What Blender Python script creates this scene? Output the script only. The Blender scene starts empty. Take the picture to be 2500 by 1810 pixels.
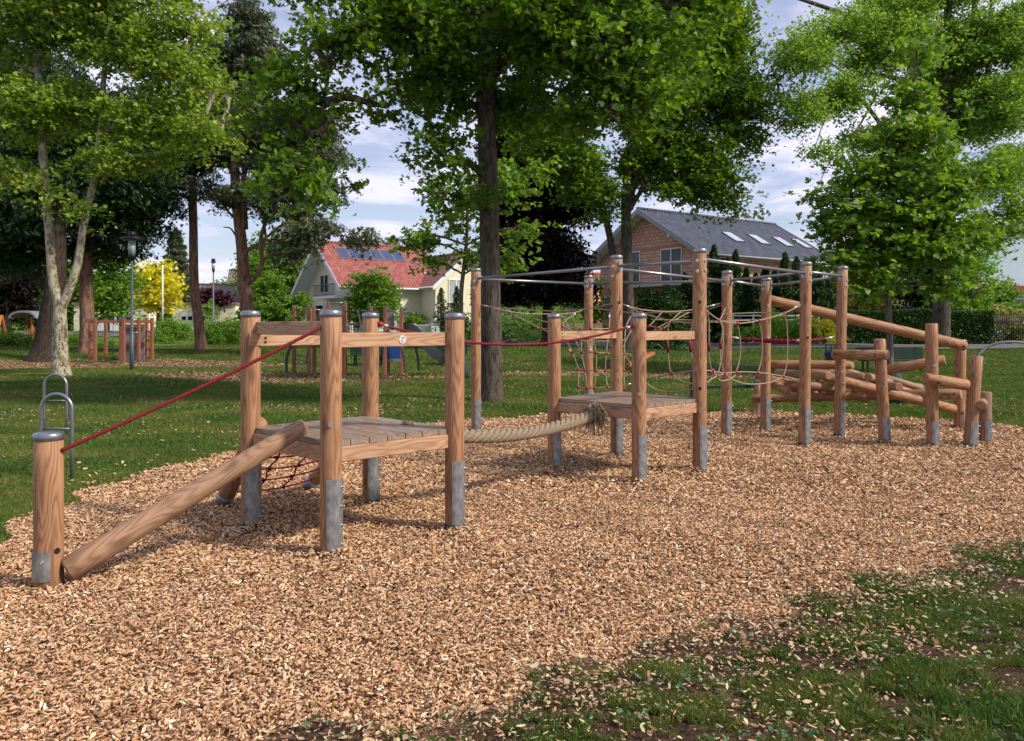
import bpy, math, random
import numpy as np
from mathutils import Vector, Matrix
from math import sin, cos, pi, radians

C = bpy.context.scene
COL = C.collection
# ------------------------------------------------------------------ camera, sky, sun, exposure
FPX = 2000.0; HZ = 798.0; EYE = 1.65
cam_d = bpy.data.cameras.new('camera'); cam = bpy.data.objects.new('camera', cam_d); COL.objects.link(cam)
cam.location = (0, 0, EYE); cam.rotation_euler = (radians(90), 0, 0)
cam_d.sensor_width = 36; cam_d.lens = 28.8; cam_d.shift_y = -(905 - HZ) / 2500.0
cam_d.clip_end = 2000; cam_d.clip_start = .05
C.camera = cam

SUN_DIR = Vector((0.74, -0.30, 0.66)).normalized()
world = bpy.data.worlds.new("World"); C.world = world; world.use_nodes = True
wt = world.node_tree; wt.nodes.clear()
def _n(t, ty, **kw):
    n = t.nodes.new(ty)
    for k, v in kw.items(): setattr(n, k, v)
    return n
sky = _n(wt, 'ShaderNodeTexSky', sky_type='NISHITA', sun_disc=False)
sky.sun_elevation = math.asin(SUN_DIR.z); sky.sun_rotation = math.atan2(SUN_DIR.x, SUN_DIR.y)
sky.air_density = 1.0; sky.dust_density = 1.0
bg = _n(wt, 'ShaderNodeBackground'); bg.inputs['Strength'].default_value = 0.105
tc = _n(wt, 'ShaderNodeTexCoord')
sep = _n(wt, 'ShaderNodeSeparateXYZ'); wt.links.new(tc.outputs['Generated'], sep.inputs[0])
zc = _n(wt, 'ShaderNodeMath', operation='MAXIMUM'); wt.links.new(sep.outputs[2], zc.inputs[0]); zc.inputs[1].default_value = 0.0
za = _n(wt, 'ShaderNodeMath', operation='ADD'); wt.links.new(zc.outputs[0], za.inputs[0]); za.inputs[1].default_value = 0.10
dx = _n(wt, 'ShaderNodeMath', operation='DIVIDE'); wt.links.new(sep.outputs[0], dx.inputs[0]); wt.links.new(za.outputs[0], dx.inputs[1])
dy = _n(wt, 'ShaderNodeMath', operation='DIVIDE'); wt.links.new(sep.outputs[1], dy.inputs[0]); wt.links.new(za.outputs[0], dy.inputs[1])
cmb = _n(wt, 'ShaderNodeCombineXYZ'); wt.links.new(dx.outputs[0], cmb.inputs[0]); wt.links.new(dy.outputs[0], cmb.inputs[1])
nz = _n(wt, 'ShaderNodeTexNoise'); nz.inputs['Scale'].default_value = 1.1; nz.inputs['Detail'].default_value = 9; nz.inputs['Roughness'].default_value = .58; nz.inputs['Distortion'].default_value = .35
wt.links.new(cmb.outputs[0], nz.inputs['Vector'])
cr = _n(wt, 'ShaderNodeValToRGB'); cr.color_ramp.elements[0].position = .44; cr.color_ramp.elements[1].position = .58
wt.links.new(nz.outputs['Fac'], cr.inputs[0])
nz2 = _n(wt, 'ShaderNodeTexNoise'); nz2.inputs['Scale'].default_value = .45; nz2.inputs['Detail'].default_value = 4
wt.links.new(cmb.outputs[0], nz2.inputs['Vector'])
cc = _n(wt, 'ShaderNodeMix', data_type='RGBA'); cc.inputs['A'].default_value = (2.9, 3.0, 4.7, 1); cc.inputs['B'].default_value = (6.6, 6.5, 7.6, 1)
nmx = _n(wt, 'ShaderNodeMath', operation='MULTIPLY_ADD'); wt.links.new(nz2.outputs['Fac'], nmx.inputs[0]); nmx.inputs[1].default_value = .8; nmx.inputs[2].default_value = -.15
nm2 = _n(wt, 'ShaderNodeMath', operation='MULTIPLY_ADD'); wt.links.new(cr.outputs[0], nm2.inputs[0]); nm2.inputs[1].default_value = .6; wt.links.new(nmx.outputs[0], nm2.inputs[2]); wt.links.new(nm2.outputs[0], cc.inputs['Factor'])
mixs = _n(wt, 'ShaderNodeMix', data_type='RGBA')
mf = _n(wt, 'ShaderNodeMath', operation='MULTIPLY_ADD'); wt.links.new(cr.outputs[0], mf.inputs[0]); mf.inputs[1].default_value = .50; mf.inputs[2].default_value = .46
wt.links.new(mf.outputs[0], mixs.inputs['Factor']); wt.links.new(sky.outputs[0], mixs.inputs['A']); wt.links.new(cc.outputs['Result'], mixs.inputs['B'])
wt.links.new(mixs.outputs['Result'], bg.inputs['Color'])
wo = _n(wt, 'ShaderNodeOutputWorld'); wt.links.new(bg.outputs[0], wo.inputs[0])

sd = bpy.data.lights.new('sun', 'SUN'); sun = bpy.data.objects.new('sun', sd); COL.objects.link(sun)
sd.energy = 3.4; sd.angle = radians(6.5); sd.color = (1, .90, .76)
sun.rotation_euler = (-SUN_DIR).to_track_quat('-Z', 'Y').to_euler(); sun.location = (20, -10, 30)
C.view_settings.view_transform = 'Standard'; C.view_settings.look = 'None'
C.view_settings.exposure = 0.62; C.view_settings.gamma = 1
C.render.engine = 'CYCLES'
C.cycles.max_bounces = 6; C.cycles.transparent_max_bounces = 8

# ------------------------------------------------------------------ geometry helpers
def P(px, py, d): return Vector(((px - 1250) * d / FPX, d, EYE - (py - HZ) * d / FPX))
def sst(a, b, v):
    t = np.clip((np.asarray(v, float) - a) / (b - a), 0, 1); return t * t * (3 - 2 * t)
def terr(x, y):
    x = np.asarray(x, float); y = np.asarray(y, float)
    z = sst(30, 39, y) * .56 + sst(50, 85, y) * .65
    near = 1 - sst(14, 26, y)
    z = z + near * .012 * (np.sin(x * 1.9 + y * .7) + np.sin(y * 2.3 - x * .8 + 1.0) + .6 * np.sin(x * 4.1 + y * 3.3) + .9 * np.sin(x * 8.3 + 2*np.sin(y*1.7)) * np.sin(y * 7.1 - x * 2 + 1.5*np.sin(x*2.1)))
    z = z + (1 - near) * .05 * (np.sin(x * .45 + 1) + np.sin(y * .37 + x * .2))
    return z
def tz(x, y): return float(terr(x, y))
def G(px, py):            # ground point under a photo position
    if py < 800: py = 800
    d = 2.0
    while d < 200:
        x = (px - 1250) * d / FPX
        if EYE - (py - HZ) * d / FPX <= tz(x, d): break
        d += .02
    return Vector((x, d, tz(x, d)))
def B(px, d):
    x = (px - 1250) * d / FPX; return Vector((x, d, tz(x, d)))

WM = {}
def link(o, parent=None, M=None):
    COL.objects.link(o); M = M or Matrix.Identity(4); WM[o.name] = M
    if parent:
        o.parent = parent; o.matrix_basis = WM[parent.name].inverted() @ M
    else: o.matrix_basis = M
    return o
def tagit(o, label, cat, group=None, kind=None):
    if label: o['label'] = label
    if cat: o['category'] = cat
    if group: o['group'] = group
    if kind: o['kind'] = kind
    return o
def thing(name, loc, label, cat, group=None):
    o = bpy.data.objects.new(name, None); o.empty_display_size = .3
    link(o, None, Matrix.Translation(Vector(loc))); return tagit(o, label, cat, group)
def frame_for(axis, org):
    z = Vector(axis).normalized(); up = Vector((0, 0, 1)) if abs(z.z) < .9 else Vector((0, 1, 0))
    x = up.cross(z).normalized(); y = z.cross(x)
    M = Matrix((x, y, z)).transposed().to_4x4(); M.translation = org; return M

class MB:
    def __init__(s): s.v = []; s.f = []; s.sm = []
    def add(s, V, F, smooth=False):
        o = len(s.v); s.v += [Vector(p) for p in V]; s.f += [tuple(i + o for i in f) for f in F]; s.sm += [smooth] * len(F); return s
    def box(s, lo, hi):
        (a, b, c), (d, e, f) = lo, hi
        return s.add([(a,b,c),(d,b,c),(d,e,c),(a,e,c),(a,b,f),(d,b,f),(d,e,f),(a,e,f)],
            [(3,2,1,0),(4,5,6,7),(0,1,5,4),(1,2,6,5),(2,3,7,6),(3,0,4,7)])
    def beam(s, p0, p1, w, h, up=(0,0,1), bev=0.0):
        p0 = Vector(p0); p1 = Vector(p1); z = (p1 - p0).normalized(); u = Vector(up)
        x = u.cross(z)
        if x.length < 1e-4: x = Vector((1,0,0)).cross(z)
        x.normalize(); y = z.cross(x); b = bev or min(w, h) * .08
        prof = [(-w/2+b,-h/2),(w/2-b,-h/2),(w/2,-h/2+b),(w/2,h/2-b),(w/2-b,h/2),(-w/2+b,h/2),(-w/2,h/2-b),(-w/2,-h/2+b)]
        V = [p + x*a + y*c for p in (p0, p1) for a, c in prof]
        F = [(i, (i+1) % 8, 8 + (i+1) % 8, 8 + i) for i in range(8)] + [tuple(range(7,-1,-1)), tuple(range(8,16))]
        return s.add(V, F)
    def slab(s, q, z0, z1):
        V = [(p[0], p[1], z0) for p in q] + [(p[0], p[1], z1) for p in q]
        return s.add(V, [(3,2,1,0),(4,5,6,7),(0,1,5,4),(1,2,6,5),(2,3,7,6),(3,0,4,7)])
    def tube(s, pts, r, n=8, caps=True, wob=0.0, seed=0):
        pts = [Vector(p) for p in pts]; m = len(pts)
        rr = r if hasattr(r, '__len__') else [r] * m
        rg = random.Random(seed); V = []; t0 = (pts[1] - pts[0]).normalized()
        x = t0.cross(Vector((0,0,1)))
        if x.length < .05: x = t0.cross(Vector((0,1,0)))
        x.normalize()
        for i in range(m):
            t = (pts[min(i+1, m-1)] - pts[max(i-1, 0)])
            if t.length < 1e-9: t = t0
            t.normalize(); x = (x - t * x.dot(t))
            if x.length < 1e-6: x = t.orthogonal()
            x.normalize(); y = t.cross(x)
            for k in range(n):
                a = 2*pi*k/n; q = rr[i] * (1 + wob * (rg.random() - .5))
                V.append(pts[i] + x * cos(a) * q + y * sin(a) * q)
        F = [(i*n+k, i*n+(k+1) % n, (i+1)*n+(k+1) % n, (i+1)*n+k) for i in range(m-1) for k in range(n)]
        s.add(V, F, True)
        if caps:
            o = len(s.v) - m*n
            s.f.append(tuple(o + k for k in range(n-1, -1, -1))); s.sm.append(False)
            s.f.append(tuple(o + (m-1)*n + k for k in range(n))); s.sm.append(False)
        return s
    def log(s, p0, p1, r, n=20, bev=.008, seed=0):
        p0 = Vector(p0); p1 = Vector(p1); L = (p1-p0).length; u = (p1-p0) / L
        rg = random.Random(seed); k = max(2, int(L / .3))
        pts = [p0, p0 + u*bev] + [p0 + u*(L*i/k) for i in range(1, k)] + [p1 - u*bev, p1]
        rad = [r - bev, r] + [r*(1 + .018*(rg.random()-.5)) for _ in range(1, k)] + [r, r - bev]
        return s.tube(pts, rad, n)
    def ball(s, c, r, n=8, m=6):
        c = Vector(c); V = [c + Vector((0,0,-r))]
        for j in range(1, m):
            a = pi*j/m - pi/2
            V += [c + Vector((cos(2*pi*k/n)*cos(a)*r, sin(2*pi*k/n)*cos(a)*r, sin(a)*r)) for k in range(n)]
        V.append(c + Vector((0,0,r))); e = len(V) - 1
        F = [(0, 1+(k+1) % n, 1+k) for k in range(n)]
        F += [(1+j*n+k, 1+j*n+(k+1) % n, 1+(j+1)*n+(k+1) % n, 1+(j+1)*n+k) for j in range(m-2) for k in range(n)]
        F += [(1+(m-2)*n+k, 1+(m-2)*n+(k+1) % n, e) for k in range(n)]
        return s.add(V, F, True)
    def mk(s, name, mat, parent=None, axis=None, frame=None, label=None):
        org = sum(s.v, Vector()) / len(s.v)
        if frame is not None: M = frame.copy()
        elif axis is not None: M = frame_for(axis, org)
        else: M = Matrix.Translation(org)
        Mi = M.inverted(); me = bpy.data.meshes.new(name)
        me.from_pydata([Mi @ p for p in s.v], [], s.f); me.polygons.foreach_set('use_smooth', s.sm)
        me.materials.append(mat); me.update()
        o = bpy.data.objects.new(name, me); link(o, parent, M)
        if label: o['label'] = label
        return o

def mesh_np(name, V, k, mat, parent=None, smooth=False, attr=None, M=None):
    """V: (N, m, 3) islands; k: list of faces (tuples) within an island"""
    N, m = V.shape[:2]; me = bpy.data.meshes.new(name)
    me.vertices.add(N*m); me.vertices.foreach_set('co', np.ascontiguousarray(V, np.float32).ravel())
    lt = np.array([len(f) for f in k]); li = np.concatenate([np.array(f) for f in k])
    loops = (np.arange(N)[:, None]*m + li[None, :]).ravel()
    tot = np.tile(lt, N); start = np.concatenate([[0], np.cumsum(tot)[:-1]])
    me.loops.add(len(loops)); me.loops.foreach_set('vertex_index', loops.astype(np.int32))
    me.polygons.add(len(tot)); me.polygons.foreach_set('loop_start', start.astype(np.int32))
    me.polygons.foreach_set('use_smooth', np.full(len(tot), smooth))
    me.materials.append(mat); me.update(calc_edges=True); me.validate()
    o = bpy.data.objects.new(name, me); link(o, parent, M if M is not None else Matrix.Identity(4)); return o
def spline(pts, n=6):
    pts = [Vector(p) for p in pts]; q = [pts[0]*2 - pts[1]] + pts + [pts[-1]*2 - pts[-2]]; out = []
    for i in range(1, len(q)-2):
        a, b, c, d = q[i-1:i+3]
        for j in range(n):
            t = j / n
            out.append(.5*((2*b) + (c-a)*t + (2*a-5*b+4*c-d)*t*t + (3*b-a-3*c+d)*t**3))
    return out + [pts[-1]]
def sag(p0, p1, s, n=24):
    p0 = Vector(p0); p1 = Vector(p1)
    return [p0.lerp(p1, i/n) - Vector((0,0,4*s*(i/n)*(1-i/n))) for i in range(n+1)]

# ------------------------------------------------------------------ materials
def new_mat(name):
    m = bpy.data.materials.new(name); m.use_nodes = True; t = m.node_tree
    b = t.nodes['Principled BSDF']; return m, t, b
def ramp(t, fac, stops):
    r = _n(t, 'ShaderNodeValToRGB'); e = r.color_ramp.elements
    while len(e) < len(stops): e.new(.5)
    for i, (p, c) in enumerate(stops): e[i].position = p; e[i].color = (*c, 1)
    t.links.new(fac, r.inputs[0]); return r.outputs[0]
def noise(t, vec, scale, detail=4, rough=.5, dist=0):
    n = _n(t, 'ShaderNodeTexNoise'); n.inputs['Scale'].default_value = scale; n.inputs['Detail'].default_value = detail
    n.inputs['Roughness'].default_value = rough; n.inputs['Distortion'].default_value = dist
    if vec is not None: t.links.new(vec, n.inputs['Vector'])
    return n.outputs['Fac']
def mapping(t, out, sc=(1,1,1), loc=(0,0,0)):
    m = _n(t, 'ShaderNodeMapping'); t.links.new(out, m.inputs[0]); m.inputs['Scale'].default_value = sc; m.inputs['Location'].default_value = loc
    return m.outputs[0]
def mth(t, op, a, b=None, c=None):
    n = _n(t, 'ShaderNodeMath', operation=op)
    for i, v in enumerate((a, b, c)):
        if v is None: continue
        if isinstance(v, (int, float)): n.inputs[i].default_value = v
        else: t.links.new(v, n.inputs[i])
    return n.outputs[0]
def mixc(t, f, a, b, mode='MIX'):
    n = _n(t, 'ShaderNodeMix', data_type='RGBA', blend_type=mode)
    for s, v in (('Factor', f), ('A', a), ('B', b)):
        if isinstance(v, (int, float)): n.inputs[s].default_value = v
        elif isinstance(v, tuple): n.inputs[s].default_value = (*v, 1)
        else: t.links.new(v, n.inputs[s])
    return n.outputs['Result']
def bump(t, b, h, strength=.4, dist=.01):
    n = _n(t, 'ShaderNodeBump'); n.inputs['Strength'].default_value = strength; n.inputs['Distance'].default_value = dist
    t.links.new(h, n.inputs['Height']); t.links.new(n.outputs[0], b.inputs['Normal'])
def setp(b, col=None, rough=None, metal=None, spec=None):
    if col: b.inputs['Base Color'].default_value = (*col, 1)
    if rough is not None: b.inputs['Roughness'].default_value = rough
    if metal is not None: b.inputs['Metallic'].default_value = metal
    if spec is not None: b.inputs['Specular IOR Level'].default_value = spec

def wood_mat(name, dark, mid, light, weather=0.0, rough=.62, knots=True):
    m, t, b = new_mat(name)
    tc = _n(t, 'ShaderNodeTexCoord').outputs['Object']; oi = _n(t, 'ShaderNodeObjectInfo').outputs['Random']
    isl = _n(t, 'ShaderNodeNewGeometry').outputs['Random Per Island']
    off = _n(t, 'ShaderNodeCombineXYZ'); s1 = mth(t, 'MULTIPLY', oi, 37.0); s2 = mth(t, 'MULTIPLY_ADD', isl, 23.0, s1)
    t.links.new(s2, off.inputs[2]); t.links.new(mth(t, 'MULTIPLY', isl, .4), off.inputs[0])
    va = _n(t, 'ShaderNodeVectorMath', operation='ADD'); t.links.new(tc, va.inputs[0]); t.links.new(off.outputs[0], va.inputs[1])
    v = va.outputs[0]
    lo = noise(t, mapping(t, v, (4, 4, .55)), 1.0, 2, .5)
    n2 = noise(t, mapping(t, v, (16, 16, 1.6)), 1.0, 3, .5)
    ph = mth(t, 'ADD', mth(t, 'MULTIPLY', lo, 165.0), mth(t, 'MULTIPLY', n2, 11.0))
    ring = mth(t, 'POWER', mth(t, 'MULTIPLY_ADD', mth(t, 'SINE', ph), .5, .5), .6)
    fib = noise(t, mapping(t, v, (140, 140, 3)), 1.0, 3, .6)
    f = mth(t, 'ADD', mth(t, 'MULTIPLY', ring, .42), mth(t, 'MULTIPLY', fib, .66))
    col = ramp(t, f, [(.15, dark), (.5, mid), (.9, light)])
    big = noise(t, mapping(t, v, (3, 3, 1.2)), 1.0, 3)
    col = mixc(t, mth(t, 'MULTIPLY', mth(t, 'SUBTRACT', big, .35), 1.0), col, tuple(c*.55 for c in mid), 'MIX')
    if weather: col = mixc(t, weather, col, (.27, .24, .21))
    if knots:
        vo = _n(t, 'ShaderNodeTexVoronoi'); vo.inputs['Scale'].default_value = 1.0
        t.links.new(mapping(t, v, (7, 7, 2.6)), vo.inputs['Vector'])
        kn = mth(t, 'SMOOTH_MIN', 1.0, mth(t, 'MULTIPLY', mth(t, 'LESS_THAN', vo.outputs['Distance'], .17), 1.0), 0)
        k2 = _n(t, 'ShaderNodeMapRange'); k2.inputs['From Min'].default_value = .10; k2.inputs['From Max'].default_value = .27
        k2.inputs['To Min'].default_value = .65; k2.inputs['To Max'].default_value = 0
        t.links.new(vo.outputs['Distance'], k2.inputs['Value'])
        col = mixc(t, k2.outputs[0], col, (.10, .045, .022))
    # drying cracks
    ck = noise(t, mapping(t, v, (60, 60, 1.0)), 1.0, 2, .6)
    crk = _n(t, 'ShaderNodeMapRange'); crk.inputs['From Min'].default_value = .70; crk.inputs['From Max'].default_value = .76
    t.links.new(ck, crk.inputs['Value']); col = mixc(t, mth(t, 'MULTIPLY', crk.outputs[0], .7), col, (.07, .035, .02))
    t.links.new(col, b.inputs['Base Color']); setp(b, rough=rough, spec=.3)
    bump(t, b, mth(t, 'SUBTRACT', f, crk.outputs[0]), .25, .004); return m
def simple(name, col, rough=.6, metal=0.0, var=.15, scale=6, bmp=0.0, spec=.4, col2=None, zs=1):
    m, t, b = new_mat(name); tc = _n(t, 'ShaderNodeTexCoord').outputs['Object']
    n = noise(t, mapping(t, tc, (1, 1, zs)), scale, 5, .6)
    c2 = col2 or tuple(c*(1-var*2) for c in col)
    t.links.new(ramp(t, n, [(.3, c2), (.7, col)]), b.inputs['Base Color']); setp(b, rough=rough, metal=metal, spec=spec)
    if bmp: bump(t, b, n, bmp, .01)
    return m
def leafmat(name, c1, c2, tr, big=.6, tfac=.38, rough=.45, dry=None):
    m, t, b = new_mat(name); g = _n(t, 'ShaderNodeNewGeometry').outputs
    pos = g['Position']; r = g['Random Per Island']
    nb = noise(t, pos, big, 3)
    f = mth(t, 'ADD', mth(t, 'MULTIPLY', r, .55), mth(t, 'MULTIPLY', nb, .5))
    col = ramp(t, f, [(.25, c1), (.75, c2)])
    if dry:
        dn_ = noise(t, mapping(t, pos, (1, 1.6, 1), (13, 5, 0)), .42, 6, .68); col = mixc(t, ramp(t, dn_, [(.44, (0,0,0)), (.60, (1,1,1))]), col, dry)
    t.links.new(col, b.inputs['Base Color']); setp(b, rough=rough, spec=.35)
    tl = _n(t, 'ShaderNodeBsdfTranslucent')
    tcol = mixc(t, 1.0, col, tr, 'MULTIPLY'); t.links.new(tcol, tl.inputs[0])
    mx = _n(t, 'ShaderNodeMixShader'); mx.inputs[0].default_value = tfac
    t.links.new(b.outputs[0], mx.inputs[1]); t.links.new(tl.outputs[0], mx.inputs[2])
    t.links.new(mx.outputs[0], t.nodes['Material Output'].inputs[0]); return m
def bark(name, dark, light, zs=.25, sc=14, st=.8, patches=None):
    m, t, b = new_mat(name); tc = _n(t, 'ShaderNodeTexCoord').outputs['Object']
    n = noise(t, mapping(t, tc, (1, 1, zs)), sc, 6, .65, .3)
    col = ramp(t, n, [(.35, dark), (.65, light)])
    if patches:
        v = _n(t, 'ShaderNodeTexVoronoi'); v.inputs['Scale'].default_value = 5; t.links.new(mapping(t, tc, (1.2, 1.2, .6)), v.inputs['Vector'])
        pn = noise(t, mapping(t, tc, (1, 1, .5)), 6, 4, .6, 1.2)
        col = mixc(t, ramp(t, pn, [(.46, (0,0,0)), (.52, (1,1,1))]), col, patches[0])
        pn2 = noise(t, mapping(t, tc, (1, 1, .5), (9, 3, 1)), 9, 4, .6, 1.0)
        col = mixc(t, ramp(t, pn2, [(.56, (0,0,0)), (.6, (1,1,1))]), col, patches[1])
    t.links.new(col, b.inputs['Base Color']); setp(b, rough=.9, spec=.15); bump(t, b, n, st, .04); return m

M_POST = wood_mat('larch_wood', (.12, .055, .026), (.295, .145, .070), (.44, .25, .135))
M_RAIL = wood_mat('planed_larch', (.22, .115, .062), (.39, .22, .125), (.51, .325, .20))
M_DECK = wood_mat('weathered_deck', (.10, .06, .038), (.22, .14, .095), (.37, .265, .19), weather=.25, rough=.42)
M_GREYW = wood_mat('grey_larch', (.14, .07, .037), (.28, .15, .08), (.40, .24, .14), weather=.1)
M_STEEL = simple('galvanised_steel', (.42, .44, .45), .45, .7, .3, 22, .08, zs=.5)
M_CAP = simple('steel_cap', (.32, .33, .36), .32, .85, .15, 12)
M_PIPE = simple('steel_pipe', (.27, .28, .30), .34, .8, .1, 10)
M_SLEEVE = simple('dark_green_sleeve', (.012, .045, .03), .5)
M_BLACK = simple('black_plastic', (.012, .012, .013), .45)
M_BOLT = simple('bolt_steel', (.55, .56, .58), .3, .8)
M_RED = simple('red_rope', (.23, .008, .013), .8, 0, .3, 90, .4)
M_BALL = simple('red_joint', (.32, .012, .015), .4)
M_NROPE = simple('beige_net_rope', (.36, .27, .185), .8, 0, .2, 120, .4)
M_HEMP = simple('hemp_rope', (.36, .275, .19), .9, 0, .32, 90, .6, .1, zs=1)
M_FRAY = simple('frayed_hemp', (.38, .29, .19), .95, 0, .3, 40, .3, .1)
M_WHITE = simple('white_paint', (.72, .72, .73), .5, 0, .05)
M_BADGE = simple('badge_metal', (.62, .62, .62), .4, .2, .08, 20)

# ================================================================== GROUND
rng = np.random.default_rng(7)
def pix_poly(pts): return np.array([[G(x*1.10229, y*1.10229).x, G(x*1.10229, y*1.10229).y] for x, y in pts])
PIT = pix_poly([(-250, 1340), (-60, 1205), (0, 1182), (60, 1155), (180, 1105), (260, 1070), (400, 1030), (530, 1003), (640, 972), (830, 950), (1040, 932), (1200, 919), (1400, 913), (1600, 911), (1750, 915), (2000, 925), (2150, 935), (2268, 950), (2500, 975),
    (2700, 1120), (2400, 1150), (2268, 1190), (2100, 1237), (1900, 1292), (1700, 1362), (1500, 1412), (1300, 1475), (1100, 1535), (900, 1585), (750, 1625), (600, 1680), (500, 1900), (-600, 1900)])
def inpoly(x, y, poly):
    c = np.zeros(x.shape, bool); j = len(poly) - 1
    for i in range(len(poly)):
        xi, yi = poly[i]; xj, yj = poly[j]
        if yi != yj:
            c ^= ((yi > y) != (yj > y)) & (x < (xj - xi) * (y - yi) / (yj - yi) + xi)
        j = i
    return c
def jit(x, y, a=.14):
    return (x + a*(np.sin(y*5.1+x*2.2)+np.sin(x*9.7-y*3.1)+.5*np.sin(x*23+y*17))*.6, y + a*(np.sin(x*4.3+2)+np.sin(y*8.9+x*6.1)+.5*np.sin(x*19-y*27))*.6)
def pit_mask(x, y, a=.17): return inpoly(*jit(x, y, a), PIT)
OLD = [(-6.2, 26.4, 5.8, 2.9), (-17.0, 32.6, 8.5, 1.9), (3.2, 28.2, 6.5, 2.1), (10.5, 17.2, 3.0, 1.5), (-3.5, 16.5, 2.2, .9)]
def old_mask(x, y):
    m = np.zeros(np.shape(x))
    for i, (a, b_, r, s) in enumerate(OLD):
        d = ((x-a)/r)**2 + ((y-b_)/s)**2 + .3*np.sin(x*1.7+i)*np.sin(y*2.9)
        m = np.maximum(m, (1 - sst(.7, 1.15, d)) * (1 if i < 3 else .45))
    return m
def ground_sheet():
    ys = np.concatenate([np.arange(-6, 24, .12), np.geomspace(24, 700, 190)])
    us = np.concatenate([np.linspace(-1, 1, 300)])
    wid = np.maximum(14, ys*1.1 + 5)
    X = us[None, :] * wid[:, None]; Y = np.repeat(ys[:, None], len(us), 1)
    Z = terr(X, Y); Z = np.where(Y > 240, Z + sst(240, 700, Y)*9*(1 + .4*np.sin(X*.011)), Z)
    pm = pit_mask(X, Y); Z = Z - .012
    nr, nc = X.shape; me = bpy.data.meshes.new('ground')
    V = np.stack([X, Y, Z], -1).reshape(-1, 3)
    idx = np.arange(nr*nc).reshape(nr, nc)
    F = np.stack([idx[:-1, :-1], idx[:-1, 1:], idx[1:, 1:], idx[1:, :-1]], -1).reshape(-1, 4)
    me.vertices.add(len(V)); me.vertices.foreach_set('co', V.astype(np.float32).ravel())
    me.loops.add(F.size); me.loops.foreach_set('vertex_index', F.ravel().astype(np.int32))
    me.polygons.add(len(F)); me.polygons.foreach_set('loop_start', np.arange(0, F.size, 4, dtype=np.int32))
    me.polygons.foreach_set('use_smooth', np.ones(len(F), bool))
    me.update(calc_edges=True)
    a = me.attributes.new('chips', 'FLOAT', 'POINT'); a.data.foreach_set('value', np.maximum(pm*1.0, 0).astype(np.float32).ravel())
    a = me.attributes.new('old', 'FLOAT', 'POINT'); a.data.foreach_set('value', old_mask(X, Y).astype(np.float32).ravel())
    soil = (Y < 9) * (X > -2) * 1.0
    a = me.attributes.new('soil', 'FLOAT', 'POINT'); a.data.foreach_set('value', soil.astype(np.float32).ravel())
    m, t, b = new_mat('ground_soil_grass')
    pos = _n(t, 'ShaderNodeNewGeometry').outputs['Position']
    def at(n): q = _n(t, 'ShaderNodeAttribute'); q.attribute_name = n; return q.outputs['Fac']
    gn = noise(t, pos, .55, 5, .6); gf = noise(t, pos, 9, 4, .7); gm = noise(t, mapping(t, pos, (1, 1, 1), (40, 7, 0)), 2.0, 4)
    grass = ramp(t, mth(t, 'ADD', mth(t, 'MULTIPLY', gn, .6), mth(t, 'MULTIPLY', gf, .4)), [(.3, (.05, .085, .015)), (.5, (.10, .15, .025)), (.72, (.20, .22, .06))])
    gh = noise(t, pos, 45, 5, .75); soilc = ramp(t, mth(t, 'MULTIPLY_ADD', gh, .7, mth(t, 'MULTIPLY', gf, .3)), [(.36, (.02, .012, .008)), (.5, (.06, .036, .023)), (.64, (.15, .095, .06))])
    grass = mixc(t, ramp(t, gm, [(.52, (0,0,0)), (.68, (1,1,1))]), grass, (.12, .11, .045))
    vo = _n(t, 'ShaderNodeTexVoronoi'); vo.inputs['Scale'].default_value = 28; t.links.new(pos, vo.inputs['Vector'])
    sv = _n(t, 'ShaderNodeSeparateColor'); t.links.new(vo.outputs['Color'], sv.inputs[0])
    chip = ramp(t, sv.outputs[0], [(.0, (.10, .05, .028)), (.4, (.30, .155, .085)), (.8, (.46, .27, .16)), (1, (.56, .37, .24))])
    oldc = ramp(t, sv.outputs[1], [(.0, (.09, .05, .03)), (.5, (.24, .14, .085)), (1, (.42, .28, .18))])
    sl = mth(t, 'MULTIPLY', at('soil'), ramp(t, noise(t, pos, 1.6, 5, .6), [(.28, (.25,.25,.25)), (.42, (1,1,1))]))
    col = mixc(t, sl, grass, soilc); col = mixc(t, at('old'), col, oldc)
    col = mixc(t, at('chips'), col, mixc(t, .55, chip, (.09, .045, .025)))
    t.links.new(col, b.inputs['Base Color']); setp(b, rough=.95, spec=.1)
    bump(t, b, mth(t, 'ADD', gh, mth(t, 'MULTIPLY', vo.outputs['Distance'], .6)), .6, .03)
    me.materials.append(m)
    o = bpy.data.objects.new('ground', me); link(o); o['kind'] = 'structure'
ground_sheet()

def chip_mat(name, stops, rough=.8):
    m, t, b = new_mat(name); g = _n(t, 'ShaderNodeNewGeometry').outputs
    c = ramp(t, g['Random Per Island'], stops)
    tcn = _n(t, 'ShaderNodeNewGeometry').outputs['Position']; fn = noise(t, tcn, 160, 2)
    big = noise(t, tcn, .8, 3)
    c = mixc(t, mth(t, 'MULTIPLY', fn, .35), c, (.16, .08, .04)); c = mixc(t, mth(t, 'MULTIPLY', mth(t, 'SUBTRACT', big, .45), .7), c, (.28, .15, .085))
    t.links.new(c, b.inputs['Base Color']); setp(b, rough=rough, spec=.25); return m
M_CHIP = chip_mat('wood_chip', [(0, (.07, .036, .018)), (.14, (.30, .155, .075)), (.38, (.56, .325, .165)), (.72, (.74, .475, .27)), (.93, (.82, .61, .40)), (1, (.88, .78, .58))])
M_CHIPOLD = chip_mat('old_wood_chip', [(0, (.08, .045, .025)), (.5, (.22, .13, .08)), (.85, (.38, .25, .15)), (1, (.55, .44, .28))])
M_LITTER = chip_mat('pale_litter', [(0, (.16, .09, .05)), (.35, (.42, .25, .14)), (.7, (.60, .42, .26)), (.9, (.62, .55, .32)), (1, (.42, .50, .22))])

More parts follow.
